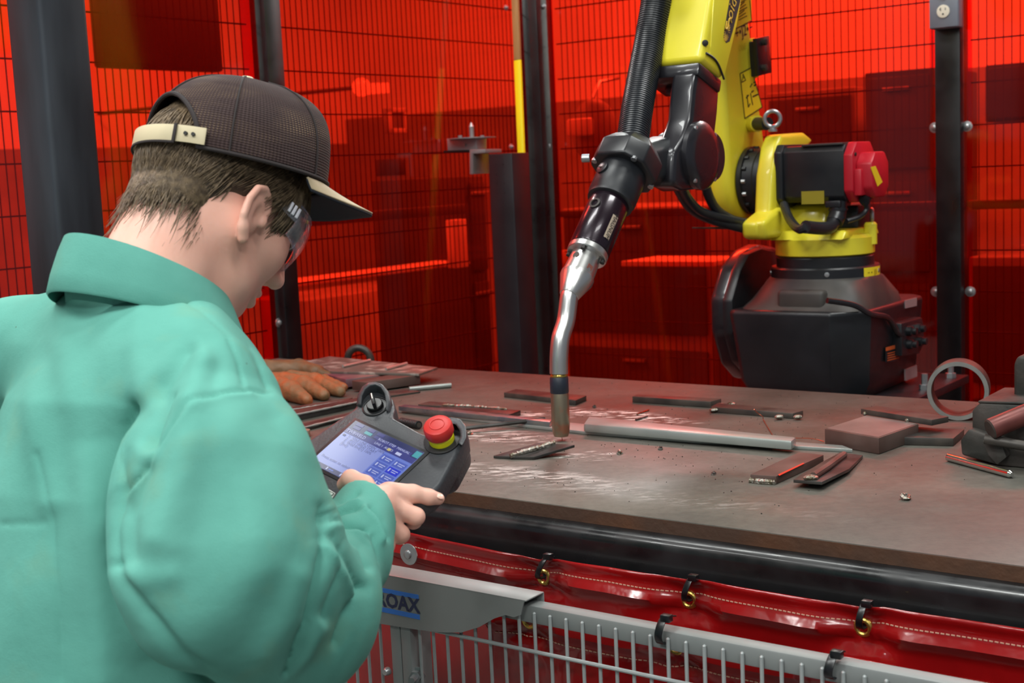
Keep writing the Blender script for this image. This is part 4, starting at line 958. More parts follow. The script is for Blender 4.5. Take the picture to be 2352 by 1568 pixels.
mk('wrist_link', loft([[P5+UW*t+DV*a*w+np.cross(UW, DV)*b*w for a, b in ((1, .6), (.6, 1), (-.6, 1), (-1, .6), (-1, -.6), (-.6, -1), (.6, -1), (1, -.6))] for t, w in ((0, .05), (.10, .052), (.17, .046), (np.linalg.norm(wf-P5)-.02, .04))]), RBLK, rb, .006)
mk('flange_hood', loft([[wf+UA*t+DV*a*w+np.cross(UA, DV)*b*w for a, b in ((1, .5), (.5, 1), (-.5, 1), (-1, .5), (-1, -.5), (-.5, -1), (.5, -1), (1, -.5))] for t, w in ((-.055, .044), (-.028, .061), (.012, .061), (.016, .058))]), RBLK, rb, .004)
for a, b in ((1, .9), (-1, .9), (1, -.9), (-.9, -1)): mk('hood_screw', lathe(wf+DV*a*.045+np.cross(UA, DV)*b*.045+UA*.012, UA, [(0, .006), (.006, .006)], 8), ZINC, rb)
mk('flange_knob', lathe(SP(1374, 362, 0)+DV*-.02, nz(-DV+NV*.5), [(0, .008), (.014, .008), (.016, .005)], 12), ZINC, rb)
# ribbed hose
hp_ = smooth_path([SP(1480, -120, -.05)+0*DV, SP(1508, -30, -.055), SP(1497, 70, -.06), SP(1478, 170, -.05), SP(1462, 260, -.03), SP(1450, 350, -.01)], 40)
hl = [0]
for i in range(1, len(hp_)): hl.append(hl[-1]+np.linalg.norm(hp_[i]-hp_[i-1]))
m_ = int(hl[-1]/.0011); hx = [np.array([np.interp(hl[-1]*i/m_, hl, [q[k] for q in hp_]) for k in range(3)]) for i in range(m_+1)]
mk('ribbed_hose', tube(hx, [(.033 if (i % 5) in (0, 1, 2) else .0308) for i in range(m_+1)], 24), RUB, rb, sm=60)
# loose cables behind the arm
for pts, ra_ in (([(1545, 400), (1562, 440), (1590, 480), (1640, 505), (1715, 525)], .013), ([(1566, 425), (1580, 455), (1610, 485), (1660, 500), (1715, 512)], .011), ([(1616, 330), (1616, 395), (1628, 450), (1655, 490), (1715, 520)], .012)):
    mk('cable', tube(smooth_path([P(x, y, 3.18+.05*i) for i, (x, y) in enumerate(pts)], 7), ra_, 12), RUB, rb)
mk('cable_clip', cyl(P(1585, 478, 3.3), P(1600, 470, 3.3), .018, n=14), RBLK, rb)
mk('marker_rod', tube([P(1590, 523, 3.33), P(1710, 524, 3.38)], [.0015, .004], 8), DSTEEL, rb)
# torch
def ax_at(px): return SP(px[0], px[1], 0)
tA = wf+UA*.012; 
ln = float(np.dot(ax_at((1362, 590))-wf, UA))
mk('clutch', lathe(tA, UA, [(0, .047), (.004, .0485), (.066, .0485), (.070, .046), (.078, .046), (.080, .043)], 48), RBLK, rb)
mk('clutch_dial', lathe(tA+UA*.03+nz(NV*.73+ZV*.68)*.0465-DV*.012, nz(NV*.73+ZV*.68-DV*.25), [(0, .013), (.004, .013), (.005, .011)], 24), RBLK, rb)
mk('dial_slot', box(tA+UA*.03+nz(NV*.73+ZV*.68)*.0518-DV*.0135, (DV, UA, nz(NV*.73+ZV*.68)), (.006, .0012, .0006)), DSTEEL, rb)
bl = ln-.012
tb_ = mk('torch_body', lathe(tA+UA*.078, UA, [(0, .0385), (.003, .040), (bl-.080, .040), (bl-.078, .039)], 48), ANOD, rb)
vv = nz(NV*.73+ZV*.68)
mk('body_screw', lathe(tA+UA*(.078+.035)+vv*.037, vv, [(0, .0115), (.005, .0115), (.0055, .0075), (.001, .007)], 20), DSTEEL, tb_)
# engraved nameplate strip on the body, following its curve
ev = nz(vv*.35+DV); ew = nz(np.cross(UA, ev))
V = []; F = []
for i in range(5):
    a = -.17+.34*i/4
    for t_ in (.078+.045, .078+.1): V.append(tA+UA*t_+(ev*math.cos(a)+ew*math.sin(a))*.0403)
for i in range(4): F.append((2*i, 2*i+2, 2*i+3, 2*i+1))
npl = mk('nameplate', (V, F), mat('silver_print', (186, 170, 150), .4, .3), tb_)
text('nameplate_text', 'MAGNUM', tA+UA*(.078+.072)+ev*.0412, UA, -ew, .0135, INK, tb_)
q0 = tA+UA*(bl)
mk('torch_flange', lathe(q0, UA, [(0, .038), (.002, .0395), (.012, .0395), (.014, .038)], 48), ALU, rb)
for a in (20, 110, 200, 290):
    dv = vv*math.cos(math.radians(a))+DV*math.sin(math.radians(a)); mk('flange_bolt', lathe(q0+UA*.013+dv*.034, UA, [(0, .0042), (.008, .0048), (.009, .003)], 10), INK, rb)
ba_ = mk('torch_barrel', lathe(q0+UA*.013, UA, [(0, .0285), (.046, .0305), (.048, .0325), (.056, .0325), (.092, .0195), (.094, .0185)], 44), ALU, rb)
mk('barrel_port', lathe(q0+UA*.033+vv*.0275, vv, [(0, .007), (.002, .007)], 18), DSTEEL, ba_)
mk('barrel_print', lathe(q0+UA*.048+nz(vv*.4+DV)*.0275, nz(vv*.4+DV), [(0, .008), (.0025, .008)], 4), mat('red_brown_print', (120, 70, 60), .5), ba_)
q1 = q0+UA*.105
neck = [q1-UA*.02, q1, SP(1300, 735, 0), SP(1288, 775, 0), SP(1284, 815, 0), SP(1283.5, 858, 0)]
mk('gooseneck', tube(smooth_path(neck, 7), .0172, 24), ALU, rb)
n0, n1 = SP(1283.5, 856, 0), SP(1289, 1000, 0); nd = nz(n1-n0); NL = np.linalg.norm(n1-n0)
nL = lambda px: NL*(px-856)/144.
mk('brass_ring', lathe(n0, nd, [(0, .014), (nL(861), .0165), (nL(864), .0165)], 28), BRASS, rb)
mk('insulator', lathe(n0, nd, [(nL(862), .0145), (nL(867), .0172), (nL(900), .0174), (nL(902), .0165)], 32), mat('navy_insulator', (30, 36, 48), .45), rb)
mk('nozzle', lathe(n0, nd, [(nL(900), .0160), (nL(903), .0168), (nL(970), .0172), (nL(992), .0158), (nL(1001), .0132), (nL(1001), .0105), (nL(985), .010)], 36), BRNZ, rb)
mk('wire_tip', cyl(n1-nd*.01, SP(1292, 1014, 0), .0008, n=6), CUW, rb)
# ---------------------------------------------------------------- distance-field modelling helpers (camera-aligned metric axes: x right, y up, z away)
def cc(px, py, D): return np.array([(px-CX)*D/FPX, (CY-py)*D/FPX, D])
def c2w(v): v = np.asarray(v); return CP + v[..., 0:1]*CR + v[..., 1:2]*CU + v[..., 2:3]*CF
def c2w1(v): return CP + CR*v[0] + CU*v[1] + CF*v[2]
def w2px(v):
    d = np.asarray(v)-CP; z = d@CF; return CX+FPX*(d@CR)/z, CY-FPX*(d@CU)/z
def sd_cone(X, Y, Z, a, b, ra, rb_):
    a = np.asarray(a, float); b = np.asarray(b, float); d = b-a; L2 = max(float(d@d), 1e-12)
    t = np.clip(((X-a[0])*d[0]+(Y-a[1])*d[1]+(Z-a[2])*d[2])/L2, 0, 1)
    return np.sqrt((X-a[0]-t*d[0])**2+(Y-a[1]-t*d[1])**2+(Z-a[2]-t*d[2])**2) - (ra+(rb_-ra)*t)
def sd_ell(X, Y, Z, c, ax, rad):
    c = np.asarray(c, float); q = 0; q2 = 0
    for a, r in zip(ax, rad):
        p = ((X-c[0])*a[0]+(Y-c[1])*a[1]+(Z-c[2])*a[2])/r; q = q+p*p; q2 = q2+(p/r)**2
    k0 = np.sqrt(q); return k0*(k0-1)/np.sqrt(q2+1e-9)
def smin(a, b, k):
    h = np.clip(.5+.5*(b-a)/k, 0, 1); return b+(a-b)*h-k*h*(1-h)
def smax(a, b, k): return -smin(-a, -b, k)
def grid(lo, hi, h):
    ax = [np.arange(lo[i], hi[i]+h, h, dtype=np.float32) for i in range(3)]
    return np.meshgrid(*ax, indexing='ij')
def surfnets(f, lo, h):
    """naive surface nets over a distance grid -> verts (camera axes), quads"""
    s = f < 0; nx, ny, nz_ = f.shape
    cs = [(i, j, k) for i in (0, 1) for j in (0, 1) for k in (0, 1)]
    sub = lambda a, c: a[c[0]:nx-1+c[0], c[1]:ny-1+c[1], c[2]:nz_-1+c[2]]
    cnt = sum(sub(s, c).astype(np.int8) for c in cs); act = (cnt > 0) & (cnt < 8)
    I = np.argwhere(act); vid = -np.ones(act.shape, np.int64); vid[act] = np.arange(len(I))
    acc = np.zeros((len(I), 3)); n = np.zeros(len(I))
    for a in cs:
        for ax in range(3):
            if a[ax]: continue
            b = list(a); b[ax] = 1
            fa = f[I[:, 0]+a[0], I[:, 1]+a[1], I[:, 2]+a[2]]; fb = f[I[:, 0]+b[0], I[:, 1]+b[1], I[:, 2]+b[2]]
            m = (fa < 0) != (fb < 0); t = np.where(m, fa/np.where(m, fa-fb, 1), 0)
            p = np.array(a, float)[None].repeat(len(I), 0); p[:, ax] = t
            acc[m] += p[m]; n[m] += 1
    V = (I+acc/n[:, None])*h+np.asarray(lo)[None]
    Q = []
    for ax in range(3):
        u, v = [(1, 2), (2, 0), (0, 1)][ax]
        sl0 = [slice(None)]*3; sl1 = [slice(None)]*3; sl0[ax] = slice(0, -1); sl1[ax] = slice(1, None)
        a, b = s[tuple(sl0)], s[tuple(sl1)]; E_ = np.argwhere(a != b)
        E_ = E_[(E_[:, u] > 0) & (E_[:, v] > 0) & (E_[:, u] < f.shape[u]-1) & (E_[:, v] < f.shape[v]-1)]
        fl = a[E_[:, 0], E_[:, 1], E_[:, 2]]
        c = []
        for du, dv in ((-1, -1), (0, -1), (0, 0), (-1, 0)):
            e = E_.copy(); e[:, u] += du; e[:, v] += dv; c.append(vid[e[:, 0], e[:, 1], e[:, 2]])
        q = np.stack(c, 1); q[~fl] = q[~fl][:, ::-1]; Q.append(q)
    Q = np.concatenate(Q); Q = Q[(Q >= 0).all(1)]
    return V, Q
def relax(V, Q, it=2, lam=.5):
    for _ in range(it):
        acc = np.zeros_like(V); n = np.zeros(len(V))
        for i in range(4):
            for j in ((i+1) % 4, (i+3) % 4):
                np.add.at(acc, Q[:, i], V[Q[:, j]]); np.add.at(n, Q[:, i], 1)
        V = V+lam*(acc/np.maximum(n, 1)[:, None]-V)
    return V
def vnormals(V, Q):
    fn = np.cross(V[Q[:, 2]]-V[Q[:, 0]], V[Q[:, 3]]-V[Q[:, 1]]); N = np.zeros_like(V)
    for i in range(4): np.add.at(N, Q[:, i], fn)
    return N/np.maximum(np.linalg.norm(N, axis=1), 1e-12)[:, None]
def mk_np(name, V, Q, m, parent=None, **kw):
    """numpy mesh in world axes"""
    off = rootloc(parent) if parent is not None else np.array([V[:, 0].mean(), V[:, 1].mean(), V[:, 2].min()])
    me = bpy.data.meshes.new(name); me.vertices.add(len(V)); me.vertices.foreach_set('co', (V-off).astype(np.float32).ravel())
    me.loops.add(Q.size); me.loops.foreach_set('vertex_index', Q.astype(np.int32).ravel())
    me.polygons.add(len(Q)); me.polygons.foreach_set('loop_start', np.arange(0, Q.size, Q.shape[1], dtype=np.int32))
    me.polygons.foreach_set('loop_total', np.full(len(Q), Q.shape[1], np.int32)) if bpy.app.version < (4, 1, 0) else None
    me.update(calc_edges=True); me.validate()
    me.polygons.foreach_set('use_smooth', np.ones(len(me.polygons), bool))
    me.materials.append(m); o = bpy.data.objects.new(name, me); COL.objects.link(o)
    if parent is not None: o.parent = parent
    else: o.location = tuple(off)
    return tag(o, kw.get('label'), kw.get('cat_'), kw.get('group'), kw.get('kind'))
def orient(V, Q):
    N = vnormals(V, Q)
    # outward check by signed volume
    v = np.einsum('ij,ij->i', V[Q[:, 0]]-V.mean(0), np.cross(V[Q[:, 1]]-V[Q[:, 0]], V[Q[:, 2]]-V[Q[:, 0]])).sum()
    return Q if v > 0 else Q[:, ::-1]
def poly_dist(px, py, line):
    d = np.full(px.shape, 1e9); sgn = np.zeros(px.shape)
    for (x0, y0), (x1, y1) in zip(line[:-1], line[1:]):
        dx, dy = x1-x0, y1-y0; L2 = dx*dx+dy*dy
        t = np.clip(((px-x0)*dx+(py-y0)*dy)/L2, 0, 1); q = np.hypot(px-x0-t*dx, py-y0-t*dy)
        d = np.minimum(d, q)
    return d

# ---------------------------------------------------------------- teach pendant
DP = 1.62; kk = DP/FPX
PO = P(818, 968, DP)
pu = nz(CR*157+CU*-72+CF*-128); pv = CR*-106+CU*-94+CF*-76; pv = nz(pv-pu*np.dot(pv, pu)); pn = nz(np.cross(pv, pu))
if pn[2] < 0: pn = -pn
def PP(x, y, h=0): return onp(x, y, PO+pn*h, pn)
PBODY = mat('pendant_grey', (58, 60, 64), .42, 0, .06, 30, .05, .15, 300)
PDARK = mat('pendant_dark', (30, 31, 34), .4); 
tp = thing('teach_pendant', PP(880, 1090, -.05), 'dark grey robot teach pendant with a lit touchscreen and red stop button', 'teach pendant')
def pprism(px, h0, th): return prism([PP(x, y, h0) for x, y in px], -pn*th)
outl = [(640, 1058), (693, 1018), (760, 972), (812, 937), (826, 912), (843, 899), (868, 894), (888, 899), (901, 913), (906, 936), (900, 956), (932, 973), (962, 990), (985, 1000), (1020, 968), (1040, 961), (1058, 964), (1068, 978), (1070, 1000), (1060, 1022), (1010, 1112), (985, 1140), (930, 1165), (800, 1230), (700, 1215), (645, 1120)]
mk('body', pprism(outl, 0, .030), PBODY, tp, .006, 3)
mk('back_shell', pprism([(660, 1062), (830, 950), (960, 1000), (1040, 1000), (1040, 1040), (960, 1130), (790, 1200), (680, 1150)], -.026, .022), PDARK, tp, .008, 3)
mk('grip', pprism([(1018, 1000), (1062, 985), (1070, 1008), (1035, 1075), (1000, 1090)], -.02, .045), PBODY, tp, .010, 3)
mk('lower_grip', pprism([(960, 1075), (1008, 1085), (985, 1135), (930, 1150)], -.028, .02), PDARK, tp, .006, 3)
# screen
TL, TR, BL = PP(818, 968), PP(975, 1041), PP(712, 1063)
SU, SV = TR-TL, BL-TL
def SQ(u, v, h=0): return TL+SU*u+SV*v+pn*h
def squad(u0, v0, u1, v1, h, th=.0004): return prism([SQ(u0, v0, h), SQ(u1, v0, h), SQ(u1, v1, h), SQ(u0, v1, h)], -pn*th)
mk('bezel', squad(-.045, -.055, 1.045, 1.06, .0012, .002), PDARK, tp, .0006)
scr = mk('screen', squad(0, 0, 1, 1, .0016, .0006), emis('screen_page', (150, 164, 232), .75), tp, sm=0)
def ui(nm, rgb, st=.8):
    return MATS.get(nm) or emis(nm, rgb, st)
HD = ui('screen_header', (40, 48, 104)); TEAL = ui('screen_teal', (70, 170, 180)); PURPL = ui('screen_band', (62, 66, 140)); BTN = ui('screen_button', (84, 104, 196)); BTNA = ui('screen_button_active', (44, 60, 210)); SINK = ui('screen_ink', (52, 58, 120)); SWH = ui('screen_white', (205, 212, 250)); SYEL = ui('screen_yellow', (214, 196, 60)); PALEB = ui('screen_side', (112, 134, 220))
def pane(u0, v0, u1, v1, m, h=.0019, nm='screen_area'): return mk(nm, squad(u0, v0, u1, v1, h, .0002), m, scr, sm=0)
pane(0, 0, 1, .17, HD); pane(0, .17, 1, .27, PURPL)
for i, (u, v) in enumerate([(.05, .02), (.22, .02), (.36, .02), (.05, .09), (.36, .09), (.22, .09)]):
    pane(u, v, u+.1, v+.055, TEAL if i == 5 else PURPL, .0022, 'status_cell')
pane(.92, .03, 1, .15, TEAL, .0022, 'status_cell'); pane(.42, .10, .9, .26, mat('x', (1, 1, 1)) if 0 else PURPL, .0021, 'status_band')
pane(.62, .19, .66, .24, SYEL, .0023, 'status_cell'); pane(.74, .19, .81, .24, SWH, .0023, 'status_cell')
pane(.62, .27, 1, .92, PALEB, .0018, 'side_area'); pane(0, .92, 1, 1, HD)
for c in range(2):
    for r in range(4):
        pane(.64+c*.18, .32+r*.145, .80+c*.18, .445+r*.145, BTNA if (c == 1 and r == 1) else BTN, .0021, 'soft_button')
        u0, v0 = .64+c*.18, .32+r*.145
        pane(u0+.02, v0+.03, u0+.035, v0+.09, SWH, .0024, 'button_icon'); pane(u0+.055, v0+.04, u0+.14, v0+.05, SWH, .0024, 'button_text'); pane(u0+.065, v0+.075, u0+.125, v0+.085, SWH, .0024, 'button_text')
for i in range(5): pane(.03+i*.2, .935, .045+i*.2, .985, SWH, .0022, 'menu_icon'); pane(.06+i*.2, .955, .13+i*.2, .97, PALEB, .0022, 'menu_text')
sxv, syv = nz(SU), -nz(SV)
def stx(s, u, v, sz, m): return text('screen_text', s, SQ(u, v, .0021), sxv, nz(np.cross(pn, sxv)), sz, m, scr, align='LEFT')
stx('TWBWELD', .02, .22, .0062, SWH)
for i, s in enumerate(['1:  !IDLE LINE OPEN  100%', '2:  JP:[1] WELD START', '3:  Weld End[1] 100%', '[End]']): stx(s, .10, .31+i*.055, .0052, SINK)
pane(.03, .30, .065, .335, HD, .0022, 'cursor')
stx('Press enter to select', .05, .80, .0055, SINK); stx('ROBOT STEP  MANUAL', .43, .13, .0048, SWH); stx('LINE 1  AUTO', .43, .215, .0048, SWH)
# key switch in its raised hood
kc = PP(862, 933, .0005)
V = []; F = []; hood = [(820, 936), (824, 917), (836, 903), (852, 896), (870, 895), (887, 900), (899, 914), (903, 934), (898, 952)]
hp_in = [(832, 938), (836, 921), (845, 910), (857, 905), (869, 904), (881, 909), (889, 920), (891, 937), (888, 950)]
rings = []
for (x, y), (x2, y2) in zip(hood, hp_in):
    a, b = PP(x, y, -.004), PP(x2, y2, -.002); o_ = nz(a-b)
    k = .016*math.sin(math.pi*(.12+.76*hood.index((x, y))/8))
    rings.append([a-o_*.0, a+pn*k*.7, a+pn*k-o_*.0025, b+pn*k, b+pn*k*.6-o_*.0, b])
mk('switch_hood', loft(rings), PBODY, tp, .0015, 2, 60)
mk('switch_ring', torus(kc, pn, .0152, .0013, 32, 8), PDARK, tp); mk('switch_well', lathe(kc-pn*.001, pn, [(0, .0148), (.0012, .0148)], 28), PDARK, tp)
kn = mk('switch_knob', lathe(kc, pn, [(0, .0105), (.004, .0100), (.005, .009)], 24), BLACKP, tp)
kd = nz(PP(858, 918)-PP(864, 945)); mk('knob_blade', box(kc+pn*.008, (kd, nz(np.cross(pn, kd)), pn), (.0098, .002, .006)), BLACKP, kn, .001)
mk('knob_mark', box(kc+pn*.0142+kd*.004, (kd, nz(np.cross(pn, kd)), pn), (.005, .0007, .0004)), SWH if 0 else PALE, kn)
# emergency stop
ec = PP(1016, 1012, .0)
mk('stop_socket', lathe(ec-pn*.004, pn, [(0, .022), (.006, .022), (.0065, .018)], 32), PDARK, tp)
mk('stop_collar', lathe(ec+pn*.001, pn, [(0, .0152), (.008, .0152), (.0095, .014)], 32), mat('bright_yellow_plastic', (232, 226, 30), .4), tp)
es = mk('stop_button', lathe(ec+pn*.008, pn, [(0, .0105), (.004, .0105), (.0045, .0162), (.007, .0172), (.016, .0172), (.0185, .0158), (.0195, .012), (.0192, .0)], 40, cap=False), mat('stop_red', (196, 44, 40), .38), tp)
mk('stop_rim', torus(ec+pn*.0275, pn, .0085, .0008, 28, 6), MATS['stop_red'], es)
mk('stop_guard', loft([[PP(x, y, -.006), PP(x, y, .013), PP(x2, y2, .013), PP(x2, y2, -.002)] for (x, y), (x2, y2) in [((1010, 968), (1014, 978)), ((1034, 958), (1030, 972)), ((1058, 962), (1046, 974)), ((1070, 980), (1056, 988)), ((1072, 1004), (1058, 1003)), ((1062, 1024), (1050, 1016))]]), PBODY, tp, .002, 2, 60)
# key panel below the screen
KEYM = mat('key_sheet', (206, 214, 206), .5); 
kp = mk('key_panel', pprism([(690, 1085), (748, 1118), (770, 1132), (750, 1165), (690, 1190), (655, 1130)], .0012, .0014), KEYM, tp)
for k, (x, y, s) in enumerate([(752, 1136, 'F4'), (738, 1128, 'F3'), (724, 1120, 'F2')]):
    c = PP(x, y, .0014)
    ky = mk('key', prism([c+sxv*a*.0062+syv*b*.0048 for a, b in ((-1, -1), (1, -1), (1, 1), (-1, 1))], pn*.001), KEYM, kp, .0003)
    for (a0, b0), (a1, b1) in (((-1, -1), (1, -1)), ((1, -1), (1, 1)), ((1, 1), (-1, 1)), ((-1, 1), (-1, -1))):
        A_, B_ = c+pn*.0011+sxv*a0*.0062+syv*b0*.0048, c+pn*.0011+sxv*a1*.0062+syv*b1*.0048
        mk('key_line', tube([A_, B_], .0004, 4), INK, ky)
    text('key_text', s, c+pn*.0012, sxv, nz(np.cross(pn, sxv)), .006, INK, ky)
# ---------------------------------------------------------------- operator: clothing
GREEN = None
def cloth_mat():
    m = mat('green_cotton', (100, 178, 160), .85, 0, .0, 5, spec=.25); nt = m.node_tree; b = nt.nodes['Principled BSDF']; L = nt.links.new
    tc = nt.nodes.new('ShaderNodeTexCoord')
    def noise(sc, det=4):
        n = nt.nodes.new('ShaderNodeTexNoise'); n.inputs['Scale'].default_value = sc; n.inputs['Detail'].default_value = det; L(tc.outputs['Object'], n.inputs[0]); return n.outputs[0]
    r1 = nt.nodes.new('ShaderNodeValToRGB'); e = r1.color_ramp.elements
    e[0].position = .3; e[0].color = (*lin((84, 149, 136)), 1); e[1].position = .7; e[1].color = (*lin((101, 169, 155)), 1); L(noise(7), r1.inputs[0])
    r2 = nt.nodes.new('ShaderNodeValToRGB'); e = r2.color_ramp.elements      # soot smudges
    e[0].position = .58; e[0].color = (0, 0, 0, 1); e[1].position = .75; e[1].color = (.35, .35, .35, 1); L(noise(16, 6), r2.inputs[0])
    mx = nt.nodes.new('ShaderNodeMixRGB'); L(r2.outputs[0], mx.inputs[0]); L(r1.outputs[0], mx.inputs[1]); mx.inputs[2].default_value = (*lin((112, 150, 122)), 1)
    vo = nt.nodes.new('ShaderNodeTexVoronoi'); vo.inputs['Scale'].default_value = 42; L(tc.outputs['Object'], vo.inputs[0])
    r3 = nt.nodes.new('ShaderNodeValToRGB'); e = r3.color_ramp.elements; e[0].position = .035; e[0].color = (1, 1, 1, 1); e[1].position = .055; e[1].color = (0, 0, 0, 1); L(vo.outputs['Distance'], r3.inputs[0])
    r4 = nt.nodes.new('ShaderNodeValToRGB'); e = r4.color_ramp.elements; e[0].position = .60; e[0].color = (0, 0, 0, 1); e[1].position = .66; e[1].color = (.8, .8, .8, 1); L(noise(9, 2), r4.inputs[0])
    mu = nt.nodes.new('ShaderNodeMath'); mu.operation = 'MULTIPLY'; L(r3.outputs[0], mu.inputs[0]); L(r4.outputs[0], mu.inputs[1])
    m2 = nt.nodes.new('ShaderNodeMixRGB'); L(mu.outputs[0], m2.inputs[0]); L(mx.outputs[0], m2.inputs[1]); m2.inputs[2].default_value = (*lin((70, 92, 76)), 1)
    L(m2.outputs[0], b.inputs['Base Color'])
    bp = nt.nodes.new('ShaderNodeBump'); bp.inputs['Strength'].default_value = .25; bp.inputs['Distance'].default_value = .0012; L(noise(900, 2), bp.inputs['Height'])
    bp2 = nt.nodes.new('ShaderNodeBump'); bp2.inputs['Strength'].default_value = .35; bp2.inputs['Distance'].default_value = .004; L(noise(28, 3), bp2.inputs['Height']); L(bp.outputs[0], bp2.inputs['Normal'])
    rg = nt.nodes.new('ShaderNodeTexNoise'); rg.noise_type = 'RIDGED_MULTIFRACTAL'; rg.inputs['Scale'].default_value = 5.5; rg.inputs['Detail'].default_value = 2.5; rg.inputs['Distortion'].default_value = .6; L(tc.outputs['Object'], rg.inputs[0])
    bp3 = nt.nodes.new('ShaderNodeBump'); bp3.inputs['Strength'].default_value = .30; bp3.inputs['Distance'].default_value = .010; L(rg.outputs[0], bp3.inputs['Height']); L(bp2.outputs[0], bp3.inputs['Normal'])
    L(bp3.outputs[0], b.inputs['Normal'])
    return m
GREEN = cloth_mat()
AZ = math.radians(42)
PF = np.array([math.cos(AZ), 0, math.sin(AZ)]); PR_ = np.array([math.sin(AZ), 0, -math.cos(AZ)]); PU = np.array([0, 1., 0])   # operator's forward, right, up (camera axes)
FEET = c2w1(np.array([-.40, -.3, 1.43])); FEET[2] = 0
man = thing('person', FEET, 'young operator in a green work jacket and brown cap looking down at the pendant', 'person')
def gencyl(X, Y, Z, tab):
    """generalised elliptical cylinder: rows (y, half lateral, half depth, centre x, centre z)"""
    tab = np.array(sorted(tab)); y = np.clip(Y, tab[0, 0], tab[-1, 0])
    a, b, cx_, cz_ = [np.interp(y, tab[:, 0], tab[:, k]).astype(np.float32) for k in (1, 2, 3, 4)]
    dx, dz = X-cx_, Z-cz_
    l = dx*PR_[0]+dz*PR_[2]; f = dx*PF[0]+dz*PF[2]
    k = np.sqrt((l/a)**2+(f/b)**2); d = (k-1)*np.minimum(a, b)*.85
    return np.maximum(d, np.maximum(Y-tab[-1, 0], tab[0, 0]-Y))
def jacket():
    h = .0033; lo = (-.98, -.62, 1.04); hi = (-.06, .13, 1.92)
    X, Y, Z = grid(lo, hi, h)
    tor = gencyl(X, Y, Z, [(.055, .060, .062, -.382, 1.435), (.035, .085, .080, -.384, 1.435), (.010, .115, .092, -.386, 1.435), (-.02, .145, .104, -.388, 1.43), (-.06, .172, .125, -.392, 1.425), (-.15, .190, .140, -.405, 1.42), (-.3, .178, .148, -.425, 1.42), (-.62, .185, .150, -.435, 1.41)])
    sR = cc(472, 925, 1.29); sL = cc(52, 815, 1.56)
    d = smin(tor, sd_cone(X, Y, Z, cc(400, 868, 1.36), sR, .070, .066), .05)
    d = smin(d, sd_cone(X, Y, Z, cc(250, 780, 1.48), sL, .068, .065), .05)
    # right sleeve: baggy upper arm, elbow, forearm
    arm = sd_cone(X, Y, Z, cc(474, 935, 1.285), cc(498, 1120, 1.245), .066, .088)
    arm = smin(arm, sd_cone(X, Y, Z, cc(505, 1120, 1.245), cc(520, 1290, 1.225), .088, .096), .03)
    arm = smin(arm, sd_cone(X, Y, Z, cc(530, 1300, 1.225), cc(690, 1390, 1.305), .092, .078), .035)
    fore = sd_cone(X, Y, Z, cc(690, 1380, 1.315), cc(795, 1275, 1.40), .070, .048)
    fore = smin(fore, sd_cone(X, Y, Z, cc(795, 1275, 1.40), cc(858, 1150, 1.465), .048, .036), .02)
    fa_, fb_ = cc(795, 1275, 1.40), cc(838, 1178, 1.455); fd = nz(fb_-fa_ + np.array([.018, -.012, .0]))
    pl = ((X-fb_[0])*fd[0]+(Y-fb_[1])*fd[1]+(Z-fb_[2])*fd[2])-.004
    fore = smax(fore, pl, .004)
    fore = np.maximum(fore, -sd_cone(X, Y, Z, fb_-fd*.035, fb_+fd*.05, .0255, .0300))
    arm = smin(arm, sd_cone(X, Y, Z, cc(640, 1420, 1.29), cc(735, 1440, 1.345), .072, .05), .04)
    arm = smin(arm, fore, .022)
    d = smin(d, arm, .009)
    # left sleeve, reaching forward to the pendant
    eL = np.array([-.545, -.30, 1.66]); wL = np.array([-.345, -.215, 1.735])
    la_ = smin(sd_cone(X, Y, Z, sL, eL, .066, .072), sd_cone(X, Y, Z, eL, wL, .072, .042), .03)
    pl2 = ((X-wL[0])*.9+(Y-wL[1])*.4+(Z-wL[2])*.2); la_ = smax(la_, pl2, .004)
    d = smin(d, la_, .016)
    V, Q = surfnets(d, lo, h); V = relax(V, Q, 2, .5); Q = orient(V, Q)
    N = vnormals(V, Q)
    px = CX+FPX*V[:, 0]/V[:, 2]; py = CY-FPX*V[:, 1]/V[:, 2]
    view = V/np.linalg.norm(V, axis=1)[:, None]; fac = np.clip(-(N*view).sum(1)*2.0, 0, 1)
    near = np.clip((1.52-V[:, 2])/.05, 0, 1)*fac
    disp = np.zeros(len(V))
    for line, w, dep in CREASES:
        q = poly_dist(px, py, line); disp -= dep*(np.exp(-q/(w*.85))*1.15 if w <= 14 else np.exp(-(q/w)**2))
    # broad soft undulation everywhere
    und = .0025*np.sin(V[:, 0]*31+V[:, 1]*9+1)*np.sin(V[:, 1]*17-V[:, 2]*12)+.002*np.sin(V[:, 0]*55-V[:, 1]*40+V[:, 2]*33)
    V = V+N*(disp*near+und)[:, None]
    return V, Q
